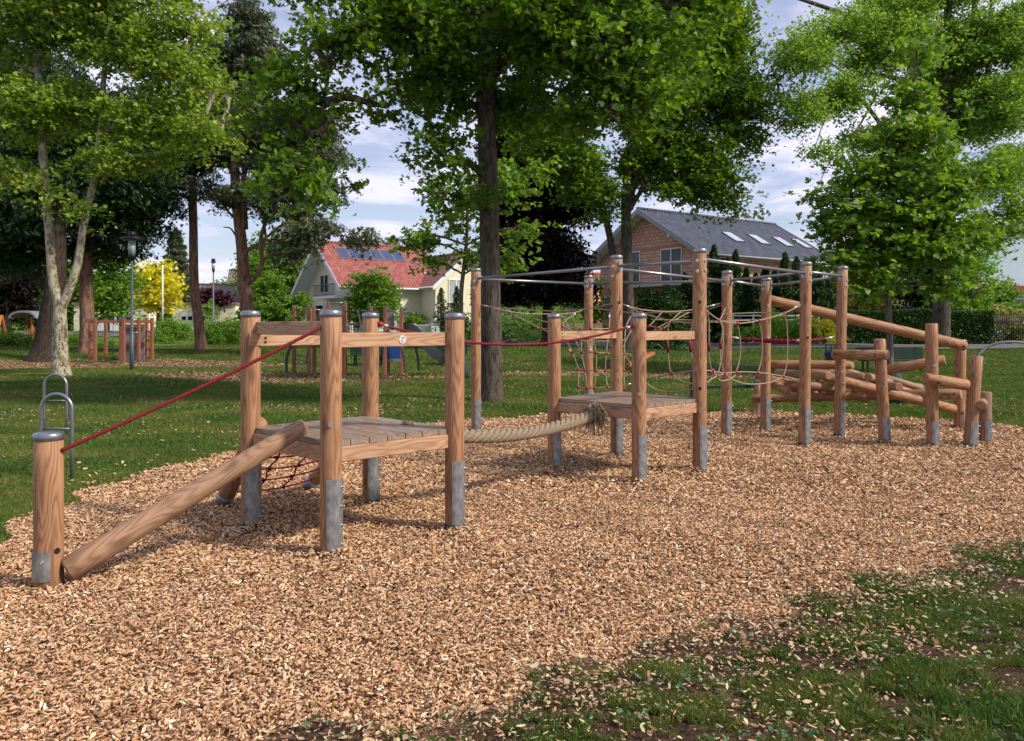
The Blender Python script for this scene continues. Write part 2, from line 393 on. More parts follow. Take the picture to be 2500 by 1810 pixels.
def scatter_flakes(x, y, z, L, W, T, tilt, yaw=None):
    n = len(x); yaw = rng.uniform(0, 2*pi, n) if yaw is None else yaw
    tl = np.stack([rng.normal(0, tilt, n), rng.normal(0, tilt, n), np.ones(n)], 1); tl /= np.linalg.norm(tl, axis=1)[:, None]
    a = np.stack([np.cos(yaw), np.sin(yaw), np.zeros(n)], 1); a -= tl*(a*tl).sum(1)[:, None]; a /= np.linalg.norm(a, axis=1)[:, None]
    b = np.cross(tl, a)
    # irregular six-sided splinter, with thickness
    s = np.array([(-1, -.45), (-.2, -1), (.85, -.7), (1, .3), (.25, 1), (-.8, .75)])
    top = s[None] * np.stack([L, W], 1)[:, None, :] * .5 * (1 + rng.uniform(-.28, .28, (n, 6, 2)))
    c = np.stack([x, y, z], 1)
    pt = c[:, None] + top[..., 0:1]*a[:, None] + top[..., 1:2]*b[:, None]
    bend = (np.abs(top[..., 0:1])**2) * rng.normal(0, 6, (n, 1, 1)) * tl[:, None]
    pt = pt + bend
    if T is None: return pt, [(0, 1, 2, 3, 4, 5)]
    pb = pt - tl[:, None] * T[:, None, None]
    V = np.concatenate([pt, pb], 1)
    return V, [(0, 1, 2, 3, 4, 5)] + [(i, i+6, (i+1) % 6+6, (i+1) % 6) for i in range(6)]

def chips():
    Vs = []
    for (y0, y1, dens, l0, l1) in ((2.5, 5, 5600, .010, .035), (5, 8, 3600, .012, .040), (8, 12.5, 1500, .022, .055), (12.5, 24, 800, .035, .07)):
        xm = y1*.64 + 2.2; n = int(dens * (y1-y0) * 2*xm)
        x = rng.uniform(-xm, xm, n); y = rng.uniform(y0, y1, n); k = (np.abs(x) < y*.64+2.2) & pit_mask(x, y)
        x, y = x[k], y[k]; n = len(x)
        z = terr(x, y) + rng.uniform(-.012, .026, n)
        for bx, by in POST_XY:                       # chips heaped round each post
            r2 = (x-bx)**2 + (y-by)**2; z = z + .035*np.exp(-r2/.03)
        L = rng.uniform(l0, l1, n); W = np.maximum(.005, L * rng.uniform(.14, .5, n))
        V, F = scatter_flakes(x, y, z, L, W, rng.uniform(.003, .007, n), .5)
        Vs.append(V)
    o = mesh_np('wood_chips', np.concatenate(Vs), F, M_CHIP)
    tagit(o, 'layer of orange brown wood chips filling the play area', 'wood chips', None, 'stuff')
def chips_old():
    n = 90000; x = rng.uniform(-30, 14, n); y = rng.uniform(15, 38, n); k = (rng.random(n) < old_mask(x, y)*.9) & (np.abs(x) < y*.66); x, y = x[k], y[k]; n = len(x)
    L = rng.uniform(.05, .12, n); V, F = scatter_flakes(x, y, terr(x, y)+rng.uniform(0, .03, n), L, L*.5, None, .4)
    o = mesh_np('old_wood_chips', V, F, M_CHIPOLD); tagit(o, 'worn wood chips round the far play towers', 'wood chips', None, 'stuff')
    # litter: sparse on the lawn and the near corner
    n = 110000; x = rng.uniform(-26, 22, n); y = rng.uniform(8, 34, n); k = (np.abs(x) < y*.66) & ~pit_mask(x, y) & (np.sin(x*1.3+y*.5)*np.sin(y*1.1-x*.4) + rng.uniform(-1, 1, n) > .35)
    x, y = x[k], y[k]; L = rng.uniform(.012, .042, len(x)) * (1 + y/30)
    V1, F = scatter_flakes(x, y, terr(x, y)+.02+rng.uniform(0, .02, len(x)), L, L*.5, None, .4)
    n = 260000; x = rng.uniform(-3, 8, n); y = rng.uniform(2.8, 9.5, n)
    nearp = np.clip(.45 - .05*(y-3.2) + 1.6*pit_mask(x, y+.16, .3) + .9*pit_mask(x, y+.35, .3) + .4*pit_mask(x-.15, y+.8, .2), 0, 2.5)
    k = ~pit_mask(x, y) & (rng.random(n) < nearp*(.3+.5*(np.sin(x*3+y*2)*np.sin(y*3.7-x) > .1))) ; x, y = x[k], y[k]; L = rng.uniform(.006, .028, len(x))*np.clip(rng.lognormal(0, .35, len(x)), .5, 1.8)
    V2, F = scatter_flakes(x, y, terr(x, y)+rng.uniform(.0, .038, len(x)), L, L*rng.uniform(.25, .6, len(x)), None, .35)
    o = mesh_np('leaf_litter', np.concatenate([V1, V2]), F, M_LITTER); tagit(o, 'pale bud scales and stray chips strewn over the grass', 'litter', None, 'stuff')

def blades(x, y, h, w, lean=.45, z=None):
    n = len(x); z = terr(x, y) - .006 if z is None else z; yaw = rng.uniform(0, 2*pi, n); ld = rng.uniform(0, 2*pi, n); ln = h*np.abs(rng.normal(0, lean, n))
    base = np.stack([x, y, z], 1); a = np.stack([np.cos(yaw), np.sin(yaw), np.zeros(n)], 1)*w[:, None]*.5
    d = np.stack([np.cos(ld)*ln, np.sin(ld)*ln, h], 1)
    mid = base + d*np.array([.35, .35, .6])
    return np.stack([base-a, base+a, mid+a*.8, base+d, mid-a*.8], 1), [(0, 1, 2, 3, 4)]
M_GRASS = leafmat('grass_blade', (.022, .062, .010), (.12, .20, .034), (1.1, 1.4, .6), .9, .3, dry=(.17, .185, .045))
M_CLOVER = leafmat('clover_leaf', (.03, .085, .025), (.11, .18, .085), (1, 1.3, .7), 3, .25, .4)
def grass():
    Vs = []
    n = 1150000; y = 2.8*np.exp(rng.random(n)*np.log(9.6/2.8)); x = rng.uniform(-2.2, y*.66+1.8, n)
    patch = .6*np.sin(x*2.1+y*1.3)*np.sin(y*2.7-x*.9) + .8*np.sin(x*6.3-y*2+np.sin(y*4))*np.sin(y*7.9+x*3) + .8*np.sin(x*15+y*7+2*np.sin(y*9))*np.sin(y*19-x*4+np.sin(x*11))
    edge = pit_mask(x, y+.25, .2)
    k = ~pit_mask(x, y, .1) & (patch + rng.normal(0, .35, n) + .8*np.sin(x*29+np.sin(y*31)*2)*np.sin(y*33+x*11) - .9*edge > .28 - .20*(y-4.0)) & (np.abs(x) < y*.66+1.8); x, y = x[k], y[k]; n = len(x)
    V, F = blades(x, y, rng.uniform(.010, .046, n)*(1+.6*(np.sin(x*2.4)*np.sin(y*3.1) > .4)), rng.uniform(.002, .0042, n), .7); Vs.append(V)
    n = 60000; x = rng.uniform(-7, -2.5, n); y = rng.uniform(5, 8.1, n); k = ~pit_mask(x, y, .14) & (np.abs(x) < y*.66+.3); x, y = x[k], y[k]; n = len(x)
    V, F = blades(x, y, rng.uniform(.015, .045, n), rng.uniform(.004, .008, n), .7); Vs.append(V)
    n = 1050000; u = rng.random(n); y = 8.0*np.exp(u*np.log(46/8.)); x = rng.uniform(-1, 1, n)*(y*.66+2.0)
    k = ~pit_mask(x, y, .14) & (y > 8.0) & (rng.random(n) > old_mask(x, y)*.93)
    x, y = x[k], y[k]; n = len(x); s = (y/10)**.75
    V, F = blades(x, y, rng.uniform(.02, .055, n)*np.minimum(s, 2.0), rng.uniform(.005, .010, n)*s, .7); Vs.append(V)
    o = mesh_np('grass', np.concatenate(Vs), F, M_GRASS); tagit(o, 'short mown green grass of the park lawn', 'grass', None, 'stuff')
    n = 9000; cx = rng.uniform(-2, 8, 400); cy = rng.uniform(2.9, 8.5, 400); i = rng.integers(0, 400, n)
    x = cx[i]+rng.normal(0, .09, n); y = cy[i]+rng.normal(0, .07, n); k = ~pit_mask(x, y); x, y = x[k], y[k]; L = rng.uniform(.010, .034, len(x))
    V, F = scatter_flakes(x, y, terr(x, y)+rng.uniform(.008, .035, len(x)), L, L*.7, None, .45)
    o = mesh_np('clover', V, F, M_CLOVER); tagit(o, 'patches of blue green clover and weeds in the near grass', 'clover', None, 'stuff')

# ================================================================== PLAY EQUIPMENT
PH = {}      # ground points of posts
POST_XY = []
def gp(px, py, d=None):
    if d is None: d = EYE*FPX/(py-HZ)
    x = (px-1250)*d/FPX; return Vector((x, d, 0))
def post(parent, base, H, top=None, r=.078, cap=True, foot=.56, fdir=-42, bolts=4, seed=0, mat=None, holes=(), sleeve=True, name='post'):
    base = Vector(base); POST_XY.append((base.x, base.y))
    topv = Vector((top[0], top[1], H)) if top is not None else Vector((base.x, base.y, H))
    ax = (topv-base).normalized()
    m = MB(); m.log(base - ax*.15, topv, r, 24, .006 if cap else .012, seed); o = m.mk(name, mat or M_POST, parent, axis=ax)
    fr = frame_for(ax, base)
    def ang(a): # direction in world for azimuth a, made perpendicular to the post axis
        v = Vector((cos(radians(a)), sin(radians(a)), 0)); return (v - ax*v.dot(ax)).normalized()
    if cap:
        c = MB(); c.tube([topv-ax*.035, topv-ax*.033, topv+ax*.004, topv+ax*.012, topv+ax*.020, topv+ax*.023], [r+.003, r+.005, r+.005, r-.001, r*.6, r*.12], 24); c.mk('cap', M_CAP, o, axis=ax)
    if foot:
        c = MB(); V = []; nseg = 12
        for zz in (.05, foot):
            for rr in (r+.002, r+.008):
                for i in range(nseg+1):
                    V.append(base + ax*zz + ang(fdir - 58 + 116*i/nseg)*rr)
        k = nseg+1; F = []
        for i in range(nseg):
            F += [(k+i, k+i+1, 3*k+i+1, 3*k+i), (i+1, i, 2*k+i, 2*k+i+1), (2*k+i, 3*k+i, 3*k+i+1, 2*k+i+1), (i, i+1, k+i+1, k+i)]
        F += [(0, k, 3*k, 2*k), (k-1, 3*k-1, 4*k-1, 2*k-1)]
        c.add(V, F); c.mk('steel_foot', M_STEEL, o)
        for i in range(bolts):
            zz = foot - .06 - i*(foot-.15)/max(1, bolts-1); q = ang(fdir+28)
            c = MB(); c0 = base + ax*zz + q*(r+.006); c.tube([c0, c0+q*.006], .013, 6); c.tube([c0+q*.006, c0+q*.024], .006, 6); c.mk('bolt', M_BOLT, o)
        if sleeve:
            c = MB(); c.tube([base-ax*.12, base+ax*.05], r+.006, 20); c.mk('ground_sleeve', M_SLEEVE, o)
    for (zz, a, kind) in holes:
        q = ang(a); c = MB(); c0 = base + ax*zz + q*(r-.004)
        if kind == 'black': c.tube([c0, c0+q*.008], .019, 12); c.mk('plug', M_BLACK, o)
        else: c.tube([c0, c0+q*.012], .019, 12); c.tube([c0+q*.012, c0+q*.02], .009, 6); c.mk('bolt', M_BOLT, o)
    return o
def deck(parent, a, b_, c, d, zt, nb, th=.042):
    """a-b front edge, d-c back edge; boards run a->d"""
    m = MB()
    for i in range(nb):
        g = .004; t0 = i/nb + g; t1 = (i+1)/nb - g
        q = [a.lerp(b_, t0), a.lerp(b_, t1), d.lerp(c, t1), d.lerp(c, t0)]
        m.slab(q, zt-th, zt)
    o = m.mk('deck', M_DECK, parent, axis=(d-a))
    for p, q in ((a, b_), (b_, c), (c, d), (d, a)):
        m = MB(); ctr = (a+b_+c+d)/4
        pi_ = p + (ctr-p)*.035; qi = q + (ctr-q)*.035
        m.beam(Vector((pi_.x, pi_.y, zt-th-.058)), Vector((qi.x, qi.y, zt-th-.058)), .07, .112); m.mk('beam', M_RAIL, parent, axis=(q-p))
    return o
def rail(parent, p, q, z0, z1, off=0.0, w=.045, label=None, trim=.0, name='rail', bolts=True):
    p = Vector((p.x, p.y, (z0+z1)/2)); q = Vector((q.x, q.y, (z0+z1)/2)); u = (q-p).normalized(); n = Vector((-u.y, u.x, 0))
    p = p + n*off + u*trim; q = q + n*off - u*trim
    m = MB(); m.beam(p, q, w, z1-z0); o = m.mk(name, M_RAIL, parent, axis=u)
    return o

# ---- platform A
F_ = gp(808, 1357); R_ = gp(1110, 1292); L_ = gp(612, 1285); K_ = gp(905, 1230)
plA = thing('climbing_platform', (F_+K_)/2, 'low larch platform with four short capped posts nearest the camera', 'climbing platform', 'climbing platforms')
pF = post(plA, F_, 1.755, r=.0775, seed=1, holes=((.95, -80, 'bolt'),))
pR = post(plA, R_, 1.745, r=.079, seed=2)
pL = post(plA, L_, 1.765, r=.079, seed=3, foot=.60, fdir=-45)
pK = post(plA, K_, 1.765, r=.077, seed=4)
deck(plA, F_, R_, K_, L_, .822, 7)
rail(plA, F_, R_, 1.497, 1.604, off=.035, trim=.06)
rail(plA, L_, K_, 1.49, 1.595, off=-.062, trim=-.05)
ru = rail(plA, L_, F_, 1.585, 1.69, off=.03, trim=.05)
# round maker's badge on the front rail
u = (R_-F_).normalized(); nrm = Vector((u.y, -u.x, 0)); bc = Vector((F_.x, F_.y, 0)).lerp(R_, .555) + Vector((0, 0, 1.552)) + Vector((-u.y, u.x, 0))*.035 + nrm*.0235
m = MB(); m.tube([bc, bc+nrm*.004], .033, 24); bd = m.mk('badge', M_BADGE, plA)
m = MB()
for a0, a1, rr in ((.3, 2.6, .017), (3.4, 5.6, .017), (1.2, 4.0, .008)):
    m.tube([bc+nrm*.0048 + u*cos(a0+(a1-a0)*i/8)*rr + Vector((0,0,1))*sin(a0+(a1-a0)*i/8)*rr for i in range(9)], .0018, 5)
m.mk('emblem', M_BLACK, bd)
for q in (.033, .068):
    c0 = Vector((L_.x, L_.y, 1.49+q)) + (K_-L_).normalized()*.09 + Vector((.69, -.72, 0))*.087
    m = MB(); m.tube([c0, c0+Vector((.69, -.72, 0))*.006], .01, 8); m.mk('plug', M_BLACK, plA)

# ---- low post with sloping balance log
lp = gp(119, 1431)
th = thing('balance_log', lp, 'sloping round log from a short capped post up onto the near platform', 'balance log')
post(th, lp, .965, r=.0865, seed=9, foot=.235, fdir=-112, bolts=1, holes=((.235, -28, 'black'), (.80, -178, 'black')), sleeve=False)
s0 = Vector((lp.x+.115, lp.y+.02, .10)); s1 = P(738, 1043, 6.12)
lg = [s0.lerp(s1, i/8) for i in range(9)]; u_ = (s1-s0).normalized()
m = MB(); m.tube([lg[0]-u_*.015]+lg+[lg[-1]+u_*.02], [.068]+[.082-.017*i/8+.002*sin(i*2.3) for i in range(9)]+[.048], 24); m.mk('log', M_GREYW, th, axis=(s1-s0))
u = (s1-s0).normalized(); c0 = s1 - u*.12 + Vector((-.1, 0, .995)).normalized()*.066
m = MB(); m.tube([c0, c0+Vector((0,0,.012))], .02, 12); m.tube([c0+Vector((0,0,.012)), c0+Vector((0,0,.022))], .01, 6); m.mk('bolt', M_BOLT, th)

def twisted(m, pts, R, rs, strands, pitch, n=6):
    L = [0]
    for i in range(1, len(pts)): L.append(L[-1] + (pts[i]-pts[i-1]).length)
    for s in range(strands):
        out = []
        for i, p in enumerate(pts):
            t = (pts[min(i+1, len(pts)-1)] - pts[max(i-1, 0)]).normalized()
            x = t.cross(Vector((0,0,1))).normalized(); y = x.cross(t); a = 2*pi*(L[i]/pitch + s/strands)
            out.append(p + x*cos(a)*R + y*sin(a)*R)
        m.tube(out, rs, n)
def red_rope(p0, p1, s, label, ends):
    o = thing('hand_rope', p0, label, 'rope', 'red hand ropes of the climbing course')
    m = MB(); pts = sag(p0, p1, s, max(60, int((p1-p0).length/.022))); twisted(m, pts, .0065, .0085, 3, .09, 6); m.mk('rope', M_RED, o)
    u = (p1-p0).normalized()
    for e, (p, d) in zip(ends, ((Vector(pts[0]), (pts[2]-pts[0]).normalized()), (Vector(pts[-1]), (pts[-3]-pts[-1]).normalized()))):
        if e:
            m = MB(); m.tube([p+d*.05, p+d*.10], .0165, 12); m.mk('ferrule', M_BOLT, o)
            m = MB(); m.ball(p+d*.02, .026, 12, 8); m.tube([p-d*.03, p+d*.05], .017, 10); m.mk('rope_end', M_BALL, o)
red_rope(P(150, 1100, 5.2), P(786, 799, 5.86), .02, 'taut red rope rising from the short left post to the near platform', (0, 0))
red_rope(P(923, 790, 7.62), P(1548, 795, 8.55), .20, 'slack red rope strung between the two larch platforms', (1, 1))

# ---- platform B (two of its posts are tall)
QL = gp(1353, 1146); QF = gp(1560, 1183); QR = gp(1708, 1151); QK = gp(1505, 1112)
plB = thing('climbing_platform', (QF+QK)/2, 'middle larch platform joined to the tall posts, with thick rope tied on', 'climbing platform', 'climbing platforms')
post(plB, QL, 1.78, r=.076, seed=11, foot=.52)
post(plB, QF, 1.775, r=.077, seed=12, foot=.52, holes=((.95, -95, 'bolt'),))
post(plB, QR, 2.525, r=.079, seed=13, foot=.52, name='tall_post', holes=((1.93, -100, 'black'), (.95, -100, 'black'), (2.40, -120, 'bolt'), (2.28, -120, 'bolt'), (2.40, -50, 'bolt'), (2.29, -50, 'bolt')))
post(plB, QK, 2.55, r=.078, seed=14, foot=.52, name='tall_post', holes=((1.96, -70, 'black'), (1.91, -150, 'black'), (2.42, -130, 'bolt'), (2.30, -130, 'bolt')))
deck(plB, QF, QR, QK, QL, .828, 8)
rail(plB, QL, QK, 1.50, 1.598, off=-.02, trim=.05)
rail(plB, QF, QR, 1.505, 1.60, off=.03, trim=.06)
for pp, dd in ((QL, .1), (QL, 1.14)):
    for q in (.028, .07):
        uu = (QK-QL).normalized(); c0 = Vector((QL.x, QL.y, 1.50+q)) + uu*dd + Vector((uu.y, -uu.x, 0))*.042
        m = MB(); m.tube([c0, c0+Vector((uu.y, -uu.x, 0))*.006], .008, 8); m.mk('screw', M_BLACK, plB)

# ---- thick hemp rope between the platforms
h0 = Vector((-.86, 6.98, .77)); h1 = Vector((.885, 8.88, .70))
hr = thing('balance_rope', h0, 'thick twisted hemp rope with frayed ends sagging between both platforms', 'rope')
m = MB(); pts = sag(h0, h1, .13, 150); twisted(m, pts, .039, .0275, 4, .33, 10); m.mk('rope', M_HEMP, hr)
rg = random.Random(4)
for c, d in ((h0, Vector((-.62, -.68, .35))), (h1, Vector((.6, .62, .5)))):
    m = MB(); d = d.normalized()
    for i in range(330 if c is h1 else 120):
        v = (d*.45 + Vector((rg.gauss(0, .8), rg.gauss(0, .8), rg.gauss(.1, .8)))).normalized(); L = rg.uniform(.11, .22) if c is h1 else rg.uniform(.07, .14)
        if c is h1:
            w_ = v.dot(Vector((.73, .68, 0)))
            if w_ > .2: v = v - Vector((.73, .68, 0))*(w_-.1)
        p1 = c + d*.02 + v*L*.6; p2 = p1 + (v*.6+Vector((0, 0, -.8)))*L*.5
        m.tube(spline([c + v*.03, p1, p2], 3), [.009, .008, .007, .006, .006, .005, .003], 4)
    m.ball(c+d*.0, .07, 10, 8); m.mk('frayed_end', M_FRAY, hr)

# ---- net ramp under platform A
nr = thing('net_ramp', Vector((-2.3, 7.9, 0)), 'red rope net between two leaning logs behind the near platform', 'climbing net')
a0 = Vector((L_.x+.05, L_.y+.09, .86)); a1 = P(547, 1222, 7.52); b0 = Vector((K_.x+.02, K_.y+.09, .86)); b1 = P(757, 1186, 8.30)
for p, q in ((a0, a1), (b0, b1)):
    m = MB(); m.log(p, q, .074, 20, .03, 3); o = m.mk('log', M_POST, nr, axis=(q-p))
    u = (q-p).normalized(); m = MB(); m.tube([q-u*.12, q+u*.012], .079, 20); m.beam(q-u*.03+Vector((.03, 0, 0)), Vector((q.x+.05, q.y-.02, -.02)), .06, .012); m.mk('steel_foot', M_STEEL, o)
    m = MB(); c0 = Vector((q.x+.05, q.y-.02, .0)); m.tube([c0-Vector((0,0,.03)), c0+Vector((0,0,.03))], .04, 12); m.mk('ground_sleeve', M_SLEEVE, o)
m = MB(); mj = MB(); R5 = []
for i in range(6):
    t = .14 + .74*i/5; p = a0.lerp(a1, t); q = b0.lerp(b1, t); row = sag(p, q, .045, 10); m.tube(row, .008, 6); R5.append(row)
for j in (3, 6):
    m.tube(spline([R5[i][j] + Vector((.05*(-1)**i*.4, 0, 0)) for i in range(6)], 3), .008, 6)
    for i in range(6): mj = MB(); mj.ball(R5[i][j], .019, 8, 6); mj.mk('net_joint', M_BLACK, nr)
m.mk('net', simple('bright_red_rope', (.48, .02, .03), .8, 0, .2, 90), nr)

# ---- tall climbing frame
cf = thing('monkey_bars', (1.9, 12.3, 0), 'tall capped larch posts joined by overhead steel bars and rope nets', 'climbing frame')
T1 = gp(1162, 1058); T2 = gp(1437, 0, 14.4); T5 = gp(1773, 1069); T6 = gp(1868, 1053); T7 = gp(1963, 1089); T8 = gp(2048, 1067)
TOPS = {}
def tp(name, b_, tpx, tpy, seed, **k):
    d = b_.y; H = EYE - (tpy+3-HZ)*d/FPX; tx = (tpx-1250)*d/FPX
    TOPS[name] = Vector((tx, d, H)); return post(cf, b_, H, top=(tx, d), seed=seed, r=.076, foot=.54, **k)
HB = ((2.35, -110, 'bolt'), (2.25, -110, 'bolt'))
tp('1', T1, 1162, 655, 21, holes=HB); tp('2', T2, 1437, 672, 22, holes=HB); tp('5', T5, 1775, 661, 23, holes=()); tp('6', T6, 1871, 678, 24, holes=((1.98, -85, 'bolt'), (.92, -90, 'bolt')))
tp('7', T7, 1968, 640, 25, holes=((1.50, -85, 'black'), (2.38, -50, 'bolt'), (2.28, -50, 'bolt'))); tp('8', T8, 2057, 650, 26, holes=((.98, -95, 'bolt'), (.80, -60, 'bolt'), (2.34, -50, 'bolt'), (2.26, -50, 'bolt')))
TOPS['K'] = Vector((QK.x, QK.y, 2.55)); TOPS['R'] = Vector((QR.x, QR.y, 2.525))
def bar(a, b_, da=.12, db=.12):
    p = TOPS[a].copy(); q = TOPS[b_].copy(); p.z -= da; q.z -= db; u = (q-p).normalized()
    p2 = p+u*.082; q2 = q-u*.082; m = MB(); m.tube([p2, q2], .0215, 14); o = m.mk('steel_bar', M_PIPE, cf, axis=u)
    for e, s in ((p2, 1), (q2, -1)):
        m = MB(); w = Vector((-u.y, u.x, 0)); c = e - u*s*.004
        V = []
        for off in (0, u*s*.006):
            for k in range(16):
                a_ = 2*pi*k/16; zz = sin(a_)*.034 + (.04 if sin(a_) > 0 else -.04); V.append(c + Vector(off if off else (0,0,0)) + w*cos(a_)*.034 + Vector((0,0,zz)))
        m.add(V, [(k, (k+1) % 16, 16+(k+1) % 16, 16+k) for k in range(16)] + [tuple(range(15, -1, -1)), tuple(range(16, 32))]); m.mk('flange', M_STEEL, o)
for a, b_, x, y in (('1', 'K', .14, .13), ('1', '2', .15, .13), ('2', '5', .12, .14), ('K', '5', .16, .14), ('K', 'R', .12, .13), ('R', '7', .10, .14), ('5', '7', .13, .13), ('5', '6', .13, .12), ('6', '8', .11, .14), ('7', '8', .12, .13)): bar(a, b_, x, y)

# rope nets on the frame
nets = thing('rope_net', (1.9, 12, 1.0), 'beige ropes with red joints hanging in nets among the tall posts', 'rope net')
mr = MB(); mj = MB(); mf_ = MB(); mgp = MB()
def rp(pts, r=.0085): mr.tube(spline([P(*p) for p in pts], 5), r, 6)
def jt(*ps):
    for p in ps: q = MB(); q.ball(P(*p), .026, 8, 6); q.mk('rope_joint', M_BALL, nets)
def fer(p, q, r=.0125): w = MB(); w.tube([P(*p), P(*q)], r, 8); w.mk('ferrule', M_BOLT, nets)
rp([(1172, 744, 12.7), (1210, 751, 12.5), (1350, 760, 11.9), (1437, 753, 11.3), (1492, 742, 10.6)])
rp([(1172, 744, 12.7), (1262, 764, 12.9), (1345, 767, 13.3), (1400, 764, 13.8), (1432, 753, 14.3)])
rp([(1444, 752, 14.3), (1530, 763, 13.8), (1620, 764, 13.2), (1700, 762, 12.8), (1765, 745, 12.2)])
rp([(1522, 744, 10.5), (1570, 757, 10.8), (1640, 761, 11.3), (1700, 755, 11.8), (1763, 740, 12.2)])
fer((1176, 745, 12.68), (1190, 748, 12.6)); fer((1732, 748, 12), (1752, 743, 12.1)); fer((1528, 746, 10.5), (1540, 751, 10.55))
rp([(1525, 745, 10.45), (1564, 764, 10.2), (1600, 774, 10), (1635, 784, 9.9), (1690, 789, 9.6), (1700, 789, 9.45)]); jt((1564, 764, 10.2), (1635, 784, 9.9), (1690, 789, 9.6))
rp([(1716, 752, 9.3), (1757, 782, 9.9), (1800, 790, 10.1), (1853, 783, 10.5), (1915, 765, 11), (1954, 745, 11.3)]); jt((1757, 782, 9.9), (1800, 790, 10.1), (1853, 783, 10.5), (1915, 765, 11)); fer((1938, 752, 11.2), (1950, 747, 11.28))
rp([(1757, 782, 9.9), (1764, 769, 10.6), (1771, 752, 12.0)]); rp([(1764, 767, 11), (1850, 764, 11.4), (1915, 765, 11)]); jt((1764, 768, 11))
rp([(1590, 781, 11.2), (1690, 782, 11.2), (1757, 784, 10.6), (1830, 783, 10.6)]); rp([(1730, 787, 10.6), (1800, 786, 11)])
dn = lambda px: 10.5 - (px-1505)*.005 if px < 1708 else 9.5 + (px-1708)*.0071
def vrope(pts, grip=None):
    rp([(x, y, dn(x)) for x, y in pts])
    if grip: w = MB(); w.tube([P(x, y, dn(x)) for x, y in grip], .017, 10); w.mk('hand_grip', M_RED, nets)
vrope([(1635, 784), (1630, 812), (1630, 850), (1633, 885), (1640, 913), (1665, 931), (1694, 938)], [(1630, 836), (1631, 861)])
vrope([(1690, 789), (1684, 830), (1687, 860), (1694, 898)], [(1684, 835), (1687, 860)])
vrope([(1728, 760), (1731, 800), (1731, 855), (1733, 885), (1739, 905), (1752, 918)], [(1731, 836), (1731, 858)])
vrope([(1757, 782), (1765, 800), (1759, 845), (1759, 880), (1768, 912)], [(1759, 831), (1759, 852)])
vrope([(1757, 782), (1766, 815), (1762, 870), (1752, 918)])
for px, y0, x1, y1 in ((1800, 790, 1797, 909), (1853, 783, 1850, 910), (1915, 765, 1912, 919)):
    vrope([(px, y0), (px+6, y0+30), (px+8, (y0+y1)/2), (x1+8, y1-28), (x1, y1)])
vrope([(1578, 926), (1640, 913), (1694, 906), (1728, 905), (1768, 912)]); vrope([(1725, 935), (1752, 918), (1797, 909), (1850, 910), (1912, 919), (1950, 928)])
vrope([(1578, 936), (1600, 951), (1635, 957), (1670, 954), (1694, 949)]); vrope([(1768, 912), (1790, 928), (1825, 938), (1870, 936), (1900, 927), (1912, 919)]); vrope([(1739, 905), (1760, 930), (1790, 921), (1797, 909)])
for p in ((1640, 913), (1739, 905), (1752, 918), (1768, 912), (1797, 909), (1850, 910), (1912, 919)): jt((p[0], p[1], dn(p[0])))
fer((1932, 924, 11.1), (1946, 928, 11.2))
COLS = [((1404, 765, 12.6), (1373, 797, 12.4), (1397, 861, 12.2), (1412, 903, 12.1), (1412, 946, 12.0), (1414, 966, 12)),
        ((1402, 763, 12.0), (1417, 804, 12.2), (1420, 862, 12.0), (1428, 905, 11.9), (1433, 948, 11.8)),
        ((1437, 755, 11.4), (1442, 803, 11.7), (1455, 861, 11.7), (1455, 905, 11.7), (1451, 948, 11.7)),
        ((1489, 765, 12.6), (1487, 803, 12.0), (1480, 863, 11.8), (1478, 905, 11.8), (1483, 946, 11.7)),
        ((1545, 765, 13.0), (1528, 800, 12.5), (1524, 865, 12.1), (1523, 905, 12), (1524, 950, 11.9))]
for c in COLS:
    rp(c)
    for p in c[1:5]: jt(p)
for i in range(1, 5): rp([c[i] for c in COLS])
rp([(1300, 778, 12.9), (1373, 797, 12.4), (1395, 808, 12.2), (1420, 832, 12.1), (1530, 831, 12.2)])
rp([(1236, 755, 12.9), (1275, 780, 12.9), (1322, 803, 12.9), (1345, 814, 12.8)]); jt((1322, 803, 12.9)); rp([(1322, 803, 12.9), (1373, 802, 12.6)])
rp([(1350, 767, 13.2), (1397, 861, 12.2)]); rp([(1372, 767, 13), (1420, 862, 12)]); rp([(1433, 832, 12.1), (1443, 861, 11.8)])
fer((1400, 764, 12), (1406, 771, 12)); fer((1440, 851, 11.8), (1443, 861, 11.8)); fer((1489, 765, 12.4), (1487, 776, 12.3)); fer((1388, 852, 12.2), (1395, 860, 12.2))
rp([(1528, 800, 12.5), (1585, 797, 12.4), (1605, 801, 12.3), (1620, 802, 12.3)]); jt((1585, 797, 12.4), (1605, 801, 12.3), (1620, 802, 12.3))
rp([(1615, 764, 13), (1585, 797, 12.4)]); rp([(1662, 762, 12.8), (1636, 784, 12.5), (1605, 801, 12.3), (1588, 815, 12.3)]); rp([(1682, 763, 12.8), (1640, 786, 12.5), (1620, 802, 12.3), (1594, 812, 12.3)])
rp([(1541, 808, 12.3), (1530, 827, 12.2), (1521, 850, 12.1)]); rp([(1524, 865, 12.1), (1540, 867, 12.1), (1548, 880, 12.1)]); rp([(1524, 865, 12.1), (1542, 893, 12.1)]); rp([(1524, 945, 11.9), (1536, 939, 11.9), (1552, 934, 11.9)]); fer((1530, 940, 11.9), (1540, 937, 11.9))
mr.mk('net_rope', M_NROPE, nets); 

